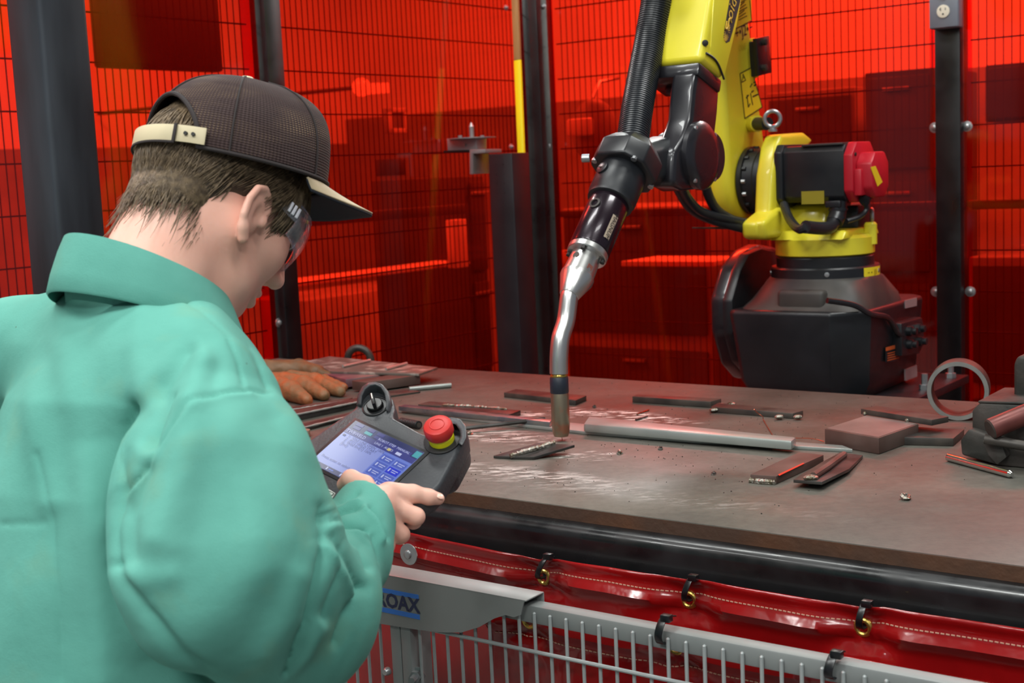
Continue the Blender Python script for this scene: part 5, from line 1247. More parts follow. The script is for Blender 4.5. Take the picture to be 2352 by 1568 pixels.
CREASES = [
    ([(289, 929), (273, 977), (268, 1113), (266, 1222), (270, 1297)], 12, .011),
    ([(296, 950), (262, 1010), (255, 1150)], 38, .008),
    ([(272, 1127), (300, 1100), (361, 1025), (436, 950), (511, 905), (579, 890), (627, 898)], 6, .0045),
    ([(285, 1135), (372, 1035), (447, 962), (515, 918), (580, 902)], 9, -.0022),
    ([(428, 800), (370, 880), (335, 1000)], 26, .009), ([(395, 905), (345, 985), (340, 1010)], 14, .006), ([(470, 830), (440, 930)], 30, -.006),
    ([(409, 677), (465, 720), (518, 772), (545, 830), (559, 881)], 5, .003),
    ([(579, 793), (605, 835), (622, 885)], 10, .008),
    ([(443, 960), (420, 1100), (381, 1236)], 45, -.010), ([(330, 1080), (300, 1180), (300, 1280)], 26, .008),
    ([(520, 1000), (560, 1150), (600, 1300)], 60, -.006), ([(640, 960), (690, 1090), (735, 1220)], 40, .004),
    ([(275, 1300), (330, 1330), (390, 1320)], 30, -.004),
    ([(756, 1178), (790, 1163), (822, 1160)], 8, .009), ([(762, 1168), (800, 1150), (822, 1148)], 8, -.005), ([(759, 1192), (800, 1200), (840, 1215)], 8, .010), ([(770, 1205), (805, 1214), (838, 1230)], 8, -.006), ([(852, 1165), (880, 1195), (895, 1231)], 8, .008), ([(838, 1165), (865, 1200), (880, 1240)], 9, -.006),
    ([(796, 1224), (830, 1250), (852, 1300)], 9, .010), ([(815, 1222), (848, 1250), (866, 1295)], 9, -.005), ([(770, 1230), (800, 1290), (840, 1345)], 10, .009), ([(755, 1250), (785, 1310), (815, 1370)], 11, -.006), ([(820, 1130), (790, 1145), (770, 1150)], 8, .005), ([(858, 1230), (870, 1290)], 9, .005),
    ([(749, 1160), (756, 1220), (749, 1277), (725, 1360), (708, 1433), (654, 1542)], 13, .011), ([(790, 1240), (775, 1330), (745, 1420)], 14, .007),
    ([(831, 1352), (800, 1420), (777, 1481)], 12, .008), ([(735, 1440), (700, 1500), (650, 1550)], 20, -.006), ([(690, 1330), (660, 1420), (610, 1500)], 35, -.005),
    ([(89, 1045), (116, 1181), (135, 1380), (143, 1562)], 12, .0025), ([(60, 800), (75, 950), (110, 1150)], 35, -.006), ([(150, 800), (190, 1000), (215, 1300), (240, 1560)], 40, -.006),
    ([(0, 1203), (95, 1200)], 8, .0018), ([(200, 700), (195, 850), (200, 1000)], 40, .004),
    ([(470, 760), (500, 830), (490, 880)], 20, .003), ([(330, 700), (310, 800), (320, 900)], 30, -.004),
    ([(270, 1300), (330, 1400), (420, 1500), (500, 1568)], 16, .006),
]
V, Q = jacket()
jk = mk_np('jacket', c2w(V), Q, GREEN, man, label='faded green cotton work jacket')
# collar
def collar():
    C0 = cc(338, 684, 1.43); rings = []; n = 44
    for i in range(n+1):
        ph = math.radians(22+316*i/n); cf, sr = math.cos(ph), math.sin(ph)
        tilt = -.034*cf
        prof = [(1.00, -.030), (.99, .000), (.965, .018), (.985, .028), (1.03, .029), (1.10, .016), (1.19, -.006), (1.235, -.022), (1.215, -.0245), (1.15, -.008), (1.07, .012), (1.04, .0)]
        out = []
        for k, hgt in prof:
            wob = 1+.012*math.sin(ph*5)
            p = C0 + PF*cf*.083*k*wob + PR_*sr*.082*k + PU*(tilt*(.9+.25*(k-1))+hgt*(1.0-.15*cf))
            out.append(c2w1(p))
        rings.append(out)
    return loft(rings)
mk('collar', collar(), GREEN, man, sm=70)
# trousers and boots, below the picture
DENIM = mat('dark_denim', (44, 52, 66), .85, 0, .15, 30); BOOT = mat('boot_leather', (60, 44, 34), .6, 0, .2, 20)
def legs():
    h = .011; lo = (-.72, -1.50, 1.10); hi = (-.1, -.5, 1.75); X, Y, Z = grid(lo, hi, h); d = None
    for sg in (-1, 1):
        hp = np.array([-.42, -.55, 1.40])+PR_*sg*.09; kn = hp+np.array([0, -.42, 0])+PF*.03; an = np.array([hp[0], -1.40, hp[2]])+PR_*sg*.02
        q = smin(sd_cone(X, Y, Z, hp, kn, .105, .08), sd_cone(X, Y, Z, kn, an, .08, .065), .03); d = q if d is None else smin(d, q, .03)
    d = smin(d, sd_ell(X, Y, Z, np.array([-.42, -.56, 1.40]), (PR_, PU, PF), (.19, .14, .135)), .05)
    V, Q = surfnets(d, lo, h); V = relax(V, Q, 2); return V, orient(V, Q)
V, Q = legs(); W_ = c2w(V); W_[:, 2] = np.maximum(W_[:, 2], .055); mk_np('trousers', W_, Q, DENIM, man)
for sg in (-1, 1):
    b0 = c2w1(np.array([-.42, -1.35, 1.40])+PR_*sg*.11); fwd = c2w1(PF)-CP; fwd[2] = 0; fwd = nz(fwd); sd_ = np.cross(fwd, ZV)
    bt = []
    for t_, w_, hh in ((-.09, .03, .05), (-.07, .042, .10), (0, .045, .11), (.06, .046, .085), (.13, .05, .06), (.17, .04, .045), (.185, .02, .03)):
        c = np.array([b0[0], b0[1], 0])+fwd*t_; bt.append([c+sd_*w_*math.cos(a)*1.0+ZV*(hh/2+hh/2*math.sin(a)) for a in np.linspace(0, 2*math.pi, 14, endpoint=False)])
    mk('boot', loft(bt), BOOT, man, sm=60)
# ---------------------------------------------------------------- operator: head, hair, cap, glasses, hands
def skin_mat():
    m = mat('skin', (221, 164, 145), .48, 0, rgb2=(231, 181, 163), vscale=14, spec=.35, bump=.06, bscale=220)
    b = m.node_tree.nodes['Principled BSDF']; b.inputs['Subsurface Weight'].default_value = .12; b.inputs['Subsurface Radius'].default_value = (.01, .004, .002); b.inputs['Subsurface Scale'].default_value = .6
    return m
SKIN = skin_mat()
YAW, PIT = math.radians(49), math.radians(33)
HF = np.array([math.cos(PIT)*math.cos(YAW), -math.sin(PIT), math.cos(PIT)*math.sin(YAW)])
HR = np.array([math.sin(YAW), 0, -math.cos(YAW)])
HU = np.cross(HR, HF); HU = HU if HU[1] > 0 else -HU
H0 = cc(510, 460, 1.50)
HS = .99
def hl_(f, r, u): return H0 + (HF*f+HR*r+HU*u)*HS
def hw(f, r, u): return c2w1(hl_(f, r, u))
NECKB = cc(352, 660, 1.432)
def head():
    h = .0021; lo = (-.145, -.105, -.24); hi = (.14, .105, .135)
    Fg, Rg, Ug = grid(lo, hi, h)
    A = np.abs(Rg)
    E3 = (np.array([1., 0, 0]), np.array([0, 1., 0]), np.array([0, 0, 1.]))
    d = sd_ell(Fg, Rg, Ug, (-.008, 0, .025), E3, (.092, .072, .088))
    d = smin(d, sd_ell(Fg, Rg, Ug, (.036, 0, -.035), E3, (.055, .056, .082)), .03)
    d = smin(d, sd_cone(Fg, A, Ug, (-.004, .050, -.050), (.032, .034, -.084), .020, .020), .03)
    d = smin(d, sd_cone(Fg, A, Ug, (.032, .034, -.084), (.062, .008, -.097), .020, .017), .02)
    d = smin(d, sd_ell(Fg, Rg, Ug, (.067, 0, -.094), E3, (.017, .022, .015)), .012)
    d = smin(d, sd_ell(Fg, A, Ug, (.050, .036, -.030), E3, (.030, .026, .030)), .02)
    d = smin(d, sd_cone(Fg, A, Ug, (.082, .010, .024), (.066, .048, .026), .014, .012), .012)
    d = smax(d, -sd_ell(Fg, A, Ug, (.096, .032, .002), E3, (.018, .018, .013)), .014)
    d = smin(d, sd_cone(Fg, Rg, Ug, (.085, 0, .016), (.110, 0, -.032), .0075, .0115), .010)
    d = smin(d, sd_ell(Fg, A, Ug, (.100, .0115, -.036), E3, (.011, .0075, .0085)), .006)
    d = smax(d, -sd_ell(Fg, A, Ug, (.106, .0065, -.0445), E3, (.0065, .0042, .0045)), .003)
    d = smin(d, sd_cone(Fg, A, Ug, (.0945, .004, -.0615), (.082, .021, -.066), .0062, .004), .006)
    d = smin(d, sd_cone(Fg, A, Ug, (.0915, .004, -.0760), (.080, .019, -.071), .0072, .004), .005)
    d = smax(d, -sd_cone(Fg, A, Ug, (.102, .000, -.0685), (.083, .024, -.0685), .0018, .001), .003)
    d = smin(d, sd_ell(Fg, A, Ug, (.0755, .032, .001), E3, (.0135, .0135, .0135)), .002)
    # neck down into the collar
    nb = np.array([np.dot((NECKB-H0)/HS, a) for a in (HF, HR, HU)])
    d = smin(d, sd_cone(Fg, Rg, Ug, (-.030, .0, -.030), nb, .058, .066), .022)
    d = smin(d, sd_cone(Fg, Rg, Ug, (.015, .006, -.055), nb+np.array([.05, .01, .0]), .032, .042), .025)
    # right ear (and its twin)
    ea, eb, ec_ = np.array([math.cos(.32), -math.sin(.32)*0, 0.]), None, None
    def ept(f, u): return (.001+f, .0765+(-f)*.42+.002, -.027+u)
    hx = [ept(*q) for q in ((.012, .002), (.013, .016), (.006, .027), (-.008, .030), (-.019, .022), (-.023, .006), (-.019, -.012), (-.010, -.024))]
    ear = None
    for a, b in zip(hx[:-1], hx[1:]):
        q = sd_cone(Fg, A, Ug, a, b, .0042, .0042); ear = q if ear is None else np.minimum(ear, q)
    nrm = nz((.39, .92, 0)); e1 = nz(np.cross(nrm, (0, 0, 1.))); 
    disc = sd_ell(Fg, A, Ug, (-.004, .0775, -.025), (e1, nrm, np.array([0, 0, 1.])), (.019, .006, .027))
    disc = smax(disc, -sd_ell(Fg, A, Ug, (.003, .086, -.026), (e1, nrm, np.array([0, 0, 1.])), (.010, .0085, .014)), .003)
    ear = smin(ear, disc, .004)
    ear = smin(ear, sd_cone(Fg, A, Ug, ept(-.010, -.022), ept(-.002, -.031), .0058, .0062), .005)
    ear = smin(ear, sd_ell(Fg, A, Ug, (.013, .077, -.027), E3, (.0045, .004, .007)), .003)
    d = smin(d, ear, .005)
    V, Q = surfnets(d, lo, h); V = relax(V, Q, 1, .4)
    C_ = H0+HS*(V[:, 0:1]*HF+V[:, 1:2]*HR+V[:, 2:3]*HU)
    return C_, orient(C_, Q)
V, Q = head()
mk_np('head', c2w(V), Q, SKIN, man)
EYEW = mat('eye_white', (214, 206, 200), .2)
for sg in (-1, 1):
    e = mk('eye', ball(hw(.0785, .032*sg, .0), .0118*HS, 16, 10), EYEW, man)
    mk('iris', ball(hw(.0865, .032*sg, -.003), .0056*HS, 12, 8), mat('iris', (74, 64, 54), .2) if sg < 0 else MATS['iris'], e)
HAIRM = mat('brown_hair', (78, 64, 49), .42, 0, rgb2=(136, 116, 90), vscale=150, spec=.4, thr=(.3, .75))
HAIRB = mat('hair_base', (62, 51, 39), .7, 0, .2, 60)
SKC, SKR = np.array([-.008, 0, .025]), np.array([.092, .072, .088])
def skull(p, k=1.):
    q = (p-SKC)/SKR; return SKC+SKR*q/np.linalg.norm(q)*k
def hair_base():
    h = .0032; lo = (-.135, -.1, -.125); hi = (.11, .1, .14); Fg, Rg, Ug = grid(lo, hi, h); E3 = (np.array([1., 0, 0]), np.array([0, 1., 0]), np.array([0, 0, 1.]))
    d = sd_ell(Fg, Rg, Ug, (-.008, 0, .022), E3, (.095, .074, .088))
    d = smin(d, sd_ell(Fg, Rg, Ug, (-.054, 0, -.034), E3, (.040, .054, .058)), .03)
    line = np.interp(Fg, [-.14, -.08, -.05, -.030, -.005, .012, .026, .06, .085, .11], [-.085, -.082, -.068, -.045, .000, .012, .004, .006, .030, .035]).astype(np.float32)
    d = smax(d, line-Ug, .008)
    V, Q = surfnets(d, lo, h); V = relax(V, Q, 2); C_ = H0+HS*(V[:, 0:1]*HF+V[:, 1:2]*HR+V[:, 2:3]*HU); return C_, orient(C_, Q)
V, Q = hair_base(); hb_o = mk_np('hair_base', c2w(V), Q, HAIRB, man)
BLC, BLR = np.array([-.054, 0, -.034]), np.array([.040, .054, .058])
def strands():
    rnd = np.random.RandomState(5); Vs = []; Fs = []; nv = 0; NS = 8
    for c in range(900):
        zone = c % 12
        if zone < 7: th = rnd.uniform(.75, 3.9); el = rnd.uniform(-.05, .48)
        elif zone < 9: th = rnd.uniform(1.95, 3.9); el = rnd.uniform(-.85, .1)
        elif zone < 11: th = rnd.uniform(-.2, 1.15); el = rnd.uniform(.18, .50)
        else: th = rnd.uniform(2.7, 3.5); el = rnd.uniform(.30, .80)
        if 1.15 < th < 1.95 and el < .12: el = .12+rnd.rand()*.3
        root = SKC+SKR*np.array([math.cos(th)*math.cos(el), math.sin(th)*math.cos(el), math.sin(el)])*1.03
        back = max(0., -math.cos(th))
        L = .060+.030*rnd.rand()
        if el < -.05: L = .048+.026*rnd.rand()
        if th < 1.1: L = .055+.022*rnd.rand()
        if 1.1 < th < 1.95: L = .038+.016*rnd.rand()
        bend = rnd.uniform(-.45, .45); lift0 = rnd.uniform(.03, .13)*(.35 if el > .25 and back > .4 else 1.)
        for s in range(15):
            ro = root+rnd.normal(0, .0045, 3); p = skull(ro, 1.03+rnd.rand()*.05)
            e2 = (p-BLC)/BLR; q2 = np.linalg.norm(e2)
            if q2 < 1.03: p = BLC+BLR*e2/q2*1.03
            pts = [p]
            lift = lift0*rnd.uniform(.6, 1.2); jl = L*rnd.uniform(.75, 1.12); nd_ = rnd.normal(0, .10, 3)
            for k in range(NS-1):
                t = (k+1)/(NS-1); n_ = nz((p-SKC)/SKR**2)
                if el > .6: fl = np.array([-.9, bend, -.5])
                elif th < 1.1: fl = np.array([.15+.3*bend, .25, -1.])
                else: fl = np.array([-.55+.65*back-.25*t*back, bend*.8, -1.])
                dr = nz(fl+nd_); low = p[2] < -.05
                dr = nz(dr-n_*np.dot(dr, n_)*(.25 if low else .92))
                p = p+dr*jl/(NS-1); q = np.linalg.norm((p-SKC)/SKR); tgt = 1.07+lift*(.4+.6*t)
                if not low: p = SKC+(p-SKC)/q*(q*.3+tgt*.7)
                elif back > .3: p = p+np.array([.0016, 0, 0])*(1-.6*t)
                e2 = (p-BLC)/BLR; q2 = np.linalg.norm(e2)
                if q2 < 1.05+.05*t: p = BLC+BLR*e2/q2*(1.05+.05*t)
                pts.append(p)
            w0 = rnd.uniform(.0006, .0011)
            pts = np.array(pts); C_ = H0+HS*(pts[:, 0:1]*HF+pts[:, 1:2]*HR+pts[:, 2:3]*HU); Wp = c2w(C_)
            a, b, _ = frame(Wp[-1]-Wp[0])
            for k in range(NS):
                w_ = w0*(1-.85*(k/(NS-1))**1.6)
                for j in range(3): Vs.append(Wp[k]+(a*math.cos(2.094*j)+b*math.sin(2.094*j))*w_)
            for k in range(NS-1):
                for j in range(3): Fs.append((nv+k*3+j, nv+k*3+(j+1) % 3, nv+(k+1)*3+(j+1) % 3, nv+(k+1)*3+j))
            nv += NS*3
    return np.array(Vs), np.array(Fs)
V, Q = strands(); mk_np('hair', V, Q, HAIRM, man, kind='stuff')
# cap
CPIT = math.radians(8.5); CYAW = math.radians(42)
KF = np.array([math.cos(CPIT)*math.cos(CYAW), -math.sin(CPIT), math.cos(CPIT)*math.sin(CYAW)]); KR = np.array([math.sin(CYAW), 0, -math.cos(CYAW)]); KU = np.cross(KR, KF); KU = KU if KU[1] > 0 else -KU
K0 = cc(541, 386, 1.505)
def kw(f, r, u): return c2w1(K0+KF*f+KR*r+KU*u)
def cap_mat():
    m = mat('brown_cap_mesh', (64, 50, 48), .8, spec=.2); nt = m.node_tree; b = nt.nodes['Principled BSDF']; L = nt.links.new
    uv = nt.nodes.new('ShaderNodeUVMap'); sp = nt.nodes.new('ShaderNodeSeparateXYZ'); L(uv.outputs[0], sp.inputs[0])
    def mth(op, a, c):
        n = nt.nodes.new('ShaderNodeMath'); n.operation = op
        for k, v in ((0, a), (1, c)):
            if isinstance(v, (int, float)): n.inputs[k].default_value = v
            else: L(v, n.inputs[k])
        return n.outputs[0]
    su = mth('SINE', mth('MULTIPLY', sp.outputs[0], 6.2832*150), 0); sv = mth('SINE', mth('MULTIPLY', sp.outputs[1], 6.2832*58), 0)
    hole = mth('MULTIPLY', mth('GREATER_THAN', su, .25), mth('GREATER_THAN', sv, .0))
    no = nt.nodes.new('ShaderNodeTexNoise'); no.inputs['Scale'].default_value = 5; L(uv.outputs[0], no.inputs[0])
    band = nt.nodes.new('ShaderNodeValToRGB'); band.color_ramp.elements[0].position = .45; band.color_ramp.elements[1].position = .68; L(no.outputs[0], band.inputs[0])
    fac = mth('MULTIPLY', hole, band.outputs[0])
    mx = nt.nodes.new('ShaderNodeMixRGB'); L(fac, mx.inputs[0]); mx.inputs[1].default_value = (*lin((62, 48, 47)), 1); mx.inputs[2].default_value = (*lin((150, 126, 100)), 1)  # beige in the mesh holes paints light showing through
    m3 = nt.nodes.new('ShaderNodeMixRGB'); m3.blend_type = 'MULTIPLY'; L(mth('MULTIPLY', mth('GREATER_THAN', su, .4), .45), m3.inputs[0]); L(mx.outputs[0], m3.inputs[1]); m3.inputs[2].default_value = (.45, .42, .42, 1)
    L(m3.outputs[0], b.inputs['Base Color'])
    bp = nt.nodes.new('ShaderNodeBump'); bp.inputs['Strength'].default_value = .5; bp.inputs['Distance'].default_value = .0008; L(mth('ADD', su, sv), bp.inputs['Height']); L(bp.outputs[0], b.inputs['Normal'])
    return m
CAPM = cap_mat(); BEIGE = mat('beige_strap', (198, 184, 150), .6, 0, .08, 20); NAVYF = mat('navy_underbrim', (22, 26, 36), .8); CAPD = mat('cap_band', (40, 32, 32), .8)
AF, BR, CH = .107, .092, .100
def cap_pt(th, t, k=1.):
    c, s = math.cos(th), math.sin(th); p = 2.25+1.1*max(0, c)**2
    t = max(t, -.03); rr = max(0, 1-abs(t)**p)**(1/p)
    low = -.006*s*s
    return (AF*c*rr*k, BR*s*rr*k, CH*t*k+low*(1-t)+.006*max(0, c)*math.sin(math.pi*t))
cap = thing('cap', c2w1(K0), 'dark brown mesh trucker cap with beige strap worn by the operator', 'cap')
def cap_crown():
    NT, NH = 120, 34; V = []; F = []; U_ = []
    for i in range(NT+1):
        th = -math.pi*.5+2*math.pi*i/NT
        for j in range(NH+1):
            t = math.sin(j/NH*math.pi/2)*.9995; V.append(kw(*cap_pt(th, t))); U_.append((i/NT, j/NH))
    def hole(th, t):
        d = abs((th-math.pi+math.pi) % (2*math.pi)-math.pi); return d < .72 and t < .60*math.sqrt(max(0, 1-(d/.72)**2))
    for i in range(NT):
        th = -math.pi*.5+2*math.pi*(i+.5)/NT
        for j in range(NH):
            t = math.sin((j+.5)/NH*math.pi/2)
            if hole(th, t): continue
            F.append((i*(NH+1)+j, (i+1)*(NH+1)+j, (i+1)*(NH+1)+j+1, i*(NH+1)+j+1))
    o = mk('crown', (V, F), CAPM, cap, sm=180)
    ul = o.data.uv_layers.new(name='UVMap')
    for lp in o.data.loops: ul.data[lp.index].uv = U_[lp.vertex_index]
    md = o.modifiers.new('thickness', 'SOLIDIFY'); md.thickness = .0016; md.offset = -1
    return o
cap_crown()
rim = [kw(*cap_pt(-math.pi+.70+2*(math.pi-.70)*i/60, 0, 1.004)) for i in range(61)]
mk('rim_band', tube(rim, .0022, 8), CAPD, cap)
arch = [kw(*cap_pt(math.pi+.72*math.cos(a), .60*math.sin(a), 1.006)) for a in np.linspace(0, math.pi, 28)]
mk('arch_binding', tube(arch, .0026, 8), CAPD, cap)
for th in (-.02, 1.05, 2.1, math.pi+.0, 4.2, 5.24):
    ts = np.linspace(.62 if abs(th-math.pi) < .2 else 0.0, .985, 18); mk('panel_seam', tube([kw(*cap_pt(th, t, 1.006)) for t in ts], .0011, 6), CAPD, cap)
tb0 = K0+KU*CH; mk('button', lathe(c2w1(tb0-KU*.001), c2w1(KU)-CP, [(0, .0085), (.003, .0085), (.0055, .006), (.0065, .002)], 20), BEIGE, cap)
def strap(th0, th1, t0, t1, k, nm, m, n=16):
    rings = []
    for i in range(n+1):
        th = th0+(th1-th0)*i/n; a, b = np.array(cap_pt(th, t0, k)), np.array(cap_pt(th, t1, k)); a2, b2 = a*np.array([1.018, 1.018, 1]), b*np.array([1.018, 1.018, 1])
        rings.append([kw(*a), kw(*b), kw(*b2), kw(*a2)])
    return mk(nm, loft(rings), m, cap, .0003)
sp_ = strap(math.pi-.80, math.pi-.25, .02, .19, 1.04, 'strap', BEIGE); strap(math.pi-.48, math.pi+.74, .015, .18, 1.065, 'strap', BEIGE)
strap(math.pi-.50, math.pi+.74, -.005, .018, 1.07, 'strap_edge', CAPD); strap(math.pi-.50, math.pi-.47, .0, .19, 1.072, 'strap_edge', CAPD)
for dt in (.60, .68): 
    q = np.array(cap_pt(math.pi-dt, .105, 1.062)); mk('strap_hole', lathe(kw(*q), c2w1(KF*q[0]/AF+KR*q[1]/BR)-CP, [(-.001, .0021), (.0016, .0021)], 10), INK, sp_)
def brim(k0, k1, nm, m, dz):
    NA, NB = 26, 10; V = []; F = []
    for i in range(NA+1):
        a = -1.18+2.36*i/NA; c, s = math.cos(a), math.sin(a)
        for j in range(NB+1):
            q = j/NB; ln = .070*max(0., 1-(abs(a)/1.22)**3.2)
            f = AF*c*(1-.02)+ln*q; r = BR*s*(1+.12*q*(1-abs(s))); u = -.004-.24*ln*q-.022*s*s*(.25+.75*q)+.004*q*q+dz
            V.append(kw(f, r, u))
    for i in range(NA):
        for j in range(NB): F.append((i*(NB+1)+j, (i+1)*(NB+1)+j, (i+1)*(NB+1)+j+1, i*(NB+1)+j+1))
    o = mk(nm, (V, F), m, cap, sm=180); md = o.modifiers.new('thickness', 'SOLIDIFY'); md.thickness = .0022; md.offset = 0; return o
brim(0, 1, 'brim', mat('brim_tan', (176, 158, 128), .7, 0, .1, 30), .0)
brim(0, 1, 'underbrim', NAVYF, -.0024)
mk('front_patch', loft([[kw(*cap_pt(a, t, k)) for t, k in ((.10, 1.004), (.5, 1.004), (.5, 1.012), (.10, 1.012))] for a in np.linspace(-.36, .36, 10)]), mat('patch_cloth', (206, 192, 160), .8), cap)
# safety glasses
LENS = sheet_mat('clear_lens', (.93, .93, .96), haze=.07, hz=(220, 222, 235), rough=.05)
gl = thing('safety_glasses', hw(.10, 0, 0), 'clear plastic safety glasses worn under the cap brim', 'glasses')
for sg in (-1, 1):
    V = []; F = []; NA, NB = 22, 9
    for i in range(NA+1):
        a = math.radians(7+71*i/NA)
        for j in range(NB+1):
            q = j/NB; half = .0235*(1-.30*abs(i/NA-.35)**1.4); u = .004+(2*q-1)*half-(.006 if i < 4 else 0)*(1-q)
            R_ = .0775-.005*(2*q-1)**2; V.append(hw(.034+R_*math.cos(a)*.98, R_*math.sin(a)*sg*1.02, u))
    for i in range(NA):
        for j in range(NB): F.append((i*(NB+1)+j, (i+1)*(NB+1)+j, (i+1)*(NB+1)+j+1, i*(NB+1)+j+1))
    o = mk('lens', (V, F), LENS, gl, sm=180); md = o.modifiers.new('thickness', 'SOLIDIFY'); md.thickness = .0018
    edge = [V[i*(NB+1)] for i in range(NA+1)]; mk('lens_rim', tube(edge, .0011, 6), LENS, gl); edge = [V[i*(NB+1)+NB] for i in range(NA+1)]; mk('lens_rim', tube(edge, .0011, 6), LENS, gl)
    arm_ = [hw(.050, .0765*sg, .006), hw(.030, .0745*sg, .008), hw(.010, .072*sg, .012), hw(-.008, .070*sg, .014)]
    rings = [[p+(c2w1(HU)-CP)*x+(c2w1(HR)-CP)*y for x, y in ((.006, 0), (.006, .002*sg), (-.006, .002*sg), (-.006, 0))] for p in smooth_path(arm_, 4)]
    mk('temple', loft(rings), LENS, gl, .0005)
    for k in range(3): mk('vent', box(hw(.046-.006*k, .0785*sg, .010), (c2w1(HF)-CP, c2w1(HR)-CP, c2w1(HU)-CP), (.0016, .0012, .006)), mat('frosted', (206, 206, 214), .5) if (sg < 0 and k == 0) else MATS['frosted'], gl, .0005)
mk('bridge', tube([hw(.109, -.009, .012), hw(.1115, 0, .014), hw(.109, .009, .012)], .0025, 8), LENS, gl)
# right hand gripping the pendant
def hand(side):
    if side > 0:
        h = .0016; lo = cc(740, 1320, 1.44); hi = cc(1040, 1050, 1.60)
        lo = np.array([-.220, -.255, 1.42]); hi = np.array([-.062, -.130, 1.575])
        Wc = cc(830, 1185, 1.45)
        J = {'i': [(897, 1128, 1.497, 22), (948, 1133, 1.505, 20.5), (985, 1141, 1.512, 18), (1007, 1145, 1.518, 14.5)],
             'm': [(903, 1164, 1.490, 22), (955, 1186, 1.497, 20.5), (950, 1196, 1.522, 18), (925, 1192, 1.538, 15)],
             'r': [(893, 1200, 1.484, 21), (922, 1227, 1.490, 19), (918, 1232, 1.512, 17), (900, 1222, 1.528, 14)],
             'p': [(876, 1226, 1.478, 18), (890, 1254, 1.486, 16), (886, 1256, 1.506, 14), (870, 1246, 1.518, 12)]}
        TH = [(850, 1150, 1.468, 30), (836, 1115, 1.478, 24), (806, 1100, 1.487, 21.5), (790, 1112, 1.497, 17)]
        pal = [((838, 1172, 1.456, 42), (888, 1135, 1.490, 27)), ((838, 1172, 1.456, 42), (892, 1166, 1.486, 27)), ((836, 1180, 1.455, 42), (882, 1200, 1.480, 25)), ((834, 1190, 1.455, 38), (866, 1222, 1.474, 22)), ((815, 1215, 1.435, 42), (838, 1172, 1.456, 42))]
    else: return
    X, Y, Z = grid(lo, hi, h); d = None
    cv = lambda q: cc(q[0], q[1], q[2]); rr = lambda q: q[3]*q[2]/FPX
    for a, b in pal:
        q = sd_cone(X, Y, Z, cv(a), cv(b), rr(a), rr(b)); d = q if d is None else smin(d, q, .009)
    for ch in list(J.values())+[TH]:
        fg = None
        for a, b in zip(ch[:-1], ch[1:]):
            q = sd_cone(X, Y, Z, cv(a), cv(b), rr(a), rr(b)); fg = q if fg is None else smin(fg, q, .004)
        d = smin(d, fg, .0055)
    V, Q = surfnets(d, lo, h); V = relax(V, Q, 2, .45); return V, orient(V, Q), J
V, Q, J = hand(1)
mk_np('hand', c2w(V), Q, SKIN, man)
NAIL = mat('nail', (232, 186, 168), .25)
nl = cc(1011, 1139, 1.5115); ax_n = (nz(cc(1009, 1145, 1.518)-cc(985, 1140, 1.512)), nz(np.array([.15, .75, -.65])))
axw = [c2w1(a)-CP for a in ax_n]; mk('fingernail', ball(c2w1(nl), 1., 12, 8, (axw[0]*.0052, nz(np.cross(axw[0], axw[1]))*.0045, axw[1]*.0016)), NAIL, man)
def left_hand():
    h = .003; wL = np.array([-.355, -.22, 1.735]); lo = wL-np.array([.05, .06, .06]); hi = wL+np.array([.15, .12, .10]); X, Y, Z = grid(lo, hi, h)
    k1 = wL+np.array([.055, .03, .0]); d = sd_cone(X, Y, Z, wL-np.array([.03, .015, 0]), k1, .024, .027)
    for i, (dy, l) in enumerate(((.018, .062), (.002, .068), (-.014, .064), (-.028, .05))):
        a = k1+np.array([.01, dy, .006]); b = a+np.array([l*.5, .008, .012]); c = b+np.array([l*.4, .0, -.008]); d = smin(d, smin(sd_cone(X, Y, Z, a, b, .0098, .009), sd_cone(X, Y, Z, b, c, .009, .007), .004), .006)
    a = k1+np.array([-.02, .02, -.01]); b = a+np.array([.03, .025, -.005]); d = smin(d, smin(sd_cone(X, Y, Z, a, b, .013, .011), sd_cone(X, Y, Z, b, b+np.array([.03, .004, -.004]), .011, .008), .004), .007)
    V, Q = surfnets(d, lo, h); V = relax(V, Q, 2, .45); return V, orient(V, Q)
V, Q = left_hand(); mk_np('hand', c2w(V), Q, SKIN, man)
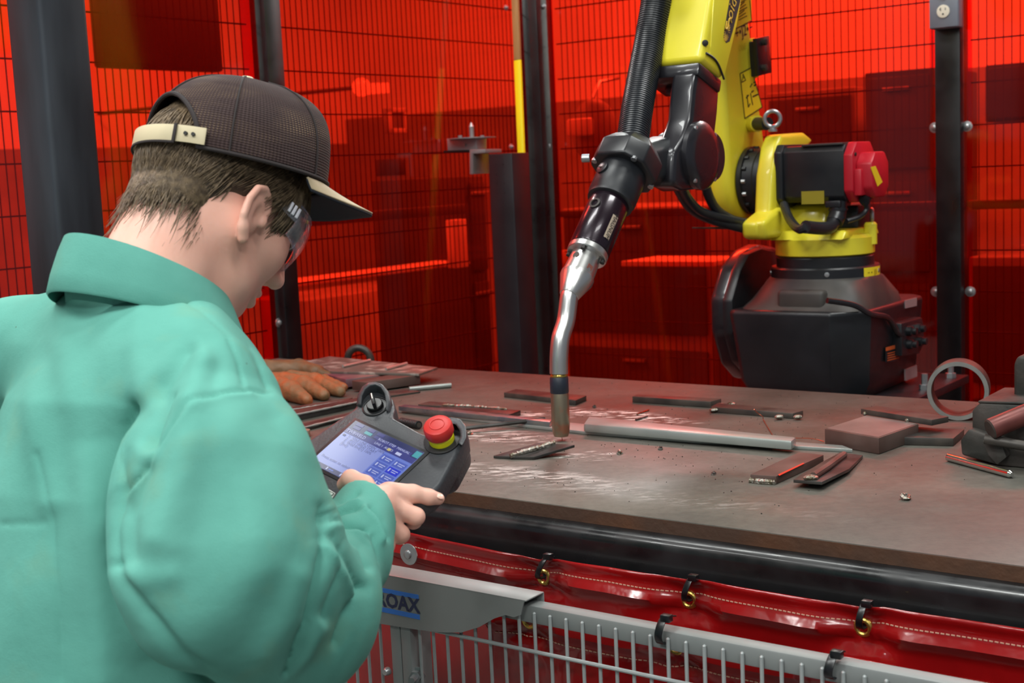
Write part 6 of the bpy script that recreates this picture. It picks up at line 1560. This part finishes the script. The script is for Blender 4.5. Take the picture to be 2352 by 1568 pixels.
# ---------------------------------------------------------------- leather gloves on the table
LEATH = mat('brown_leather', (126, 90, 60), .6, 0, rgb2=(92, 70, 44), vscale=16, bump=.5, bscale=70, rvar=.1)
ORL = mat('orange_leather', (152, 84, 44), .6, 0, rgb2=(112, 88, 58), vscale=24, bump=.8, bscale=60)
def glove(chains, palm, k, seed):
    pts = [q for c in chains for q in c]+palm; A_ = np.array([c2 for c2 in ([*T(x, y, ZT+z)] for x, y, z, r in pts)])
    lo = A_.min(0)-.04; hi = A_.max(0)+.04; h = .0032
    X, Y, Z = grid(lo, hi, h); d = None
    for c in chains+[palm]:
        fg = None
        for a, b in zip(c[:-1], c[1:]):
            q = sd_cone(X, Y, Z, T(a[0], a[1], ZT+a[2]), T(b[0], b[1], ZT+b[2]), a[3], b[3]); fg = q if fg is None else smin(fg, q, .008)
        d = fg if d is None else smin(d, fg, k)
    d = d+.0012*np.sin(X*170+seed)*np.sin(Y*140)*np.sin(Z*160+X*60)
    d = np.maximum(d, (ZT+.0006)-Z)
    V, Q = surfnets(d, lo, h); V = relax(V, Q, 1, .4); return V, orient(V, Q)
V, Q = glove([[(636, 890, .024, .028), (668, 898, .022, .025), (706, 919, .012, .013)], [(655, 878, .028, .025), (700, 886, .024, .024), (744, 907, .013, .014)], [(668, 870, .028, .022), (725, 877, .023, .021), (782, 899, .013, .013)], [(690, 868, .02, .015), (745, 874, .016, .014), (790, 889, .010, .010)]],
             [(560, 905, .02, .026), (600, 885, .026, .03), (650, 876, .026, .024)], .006, 1)
mk_np('work_glove', V, Q, ORL, None, label='orange-brown leather work glove with splayed fingers nearest the bars', cat_='glove', group='leather gloves on the table')
V, Q = glove([[(640, 850, .030, .022), (690, 848, .030, .020), (725, 855, .025, .017), (760, 866, .016, .011)], [(640, 842, .036, .018), (690, 840, .034, .017), (735, 850, .028, .012)]],
             [(580, 856, .03, .026), (610, 850, .032, .026), (650, 848, .032, .022)], .008, 4)
mk_np('work_glove', V, Q, LEATH, None, label='brown leather work glove with folded fingers beside the spattered plate', cat_='glove', group='leather gloves on the table')
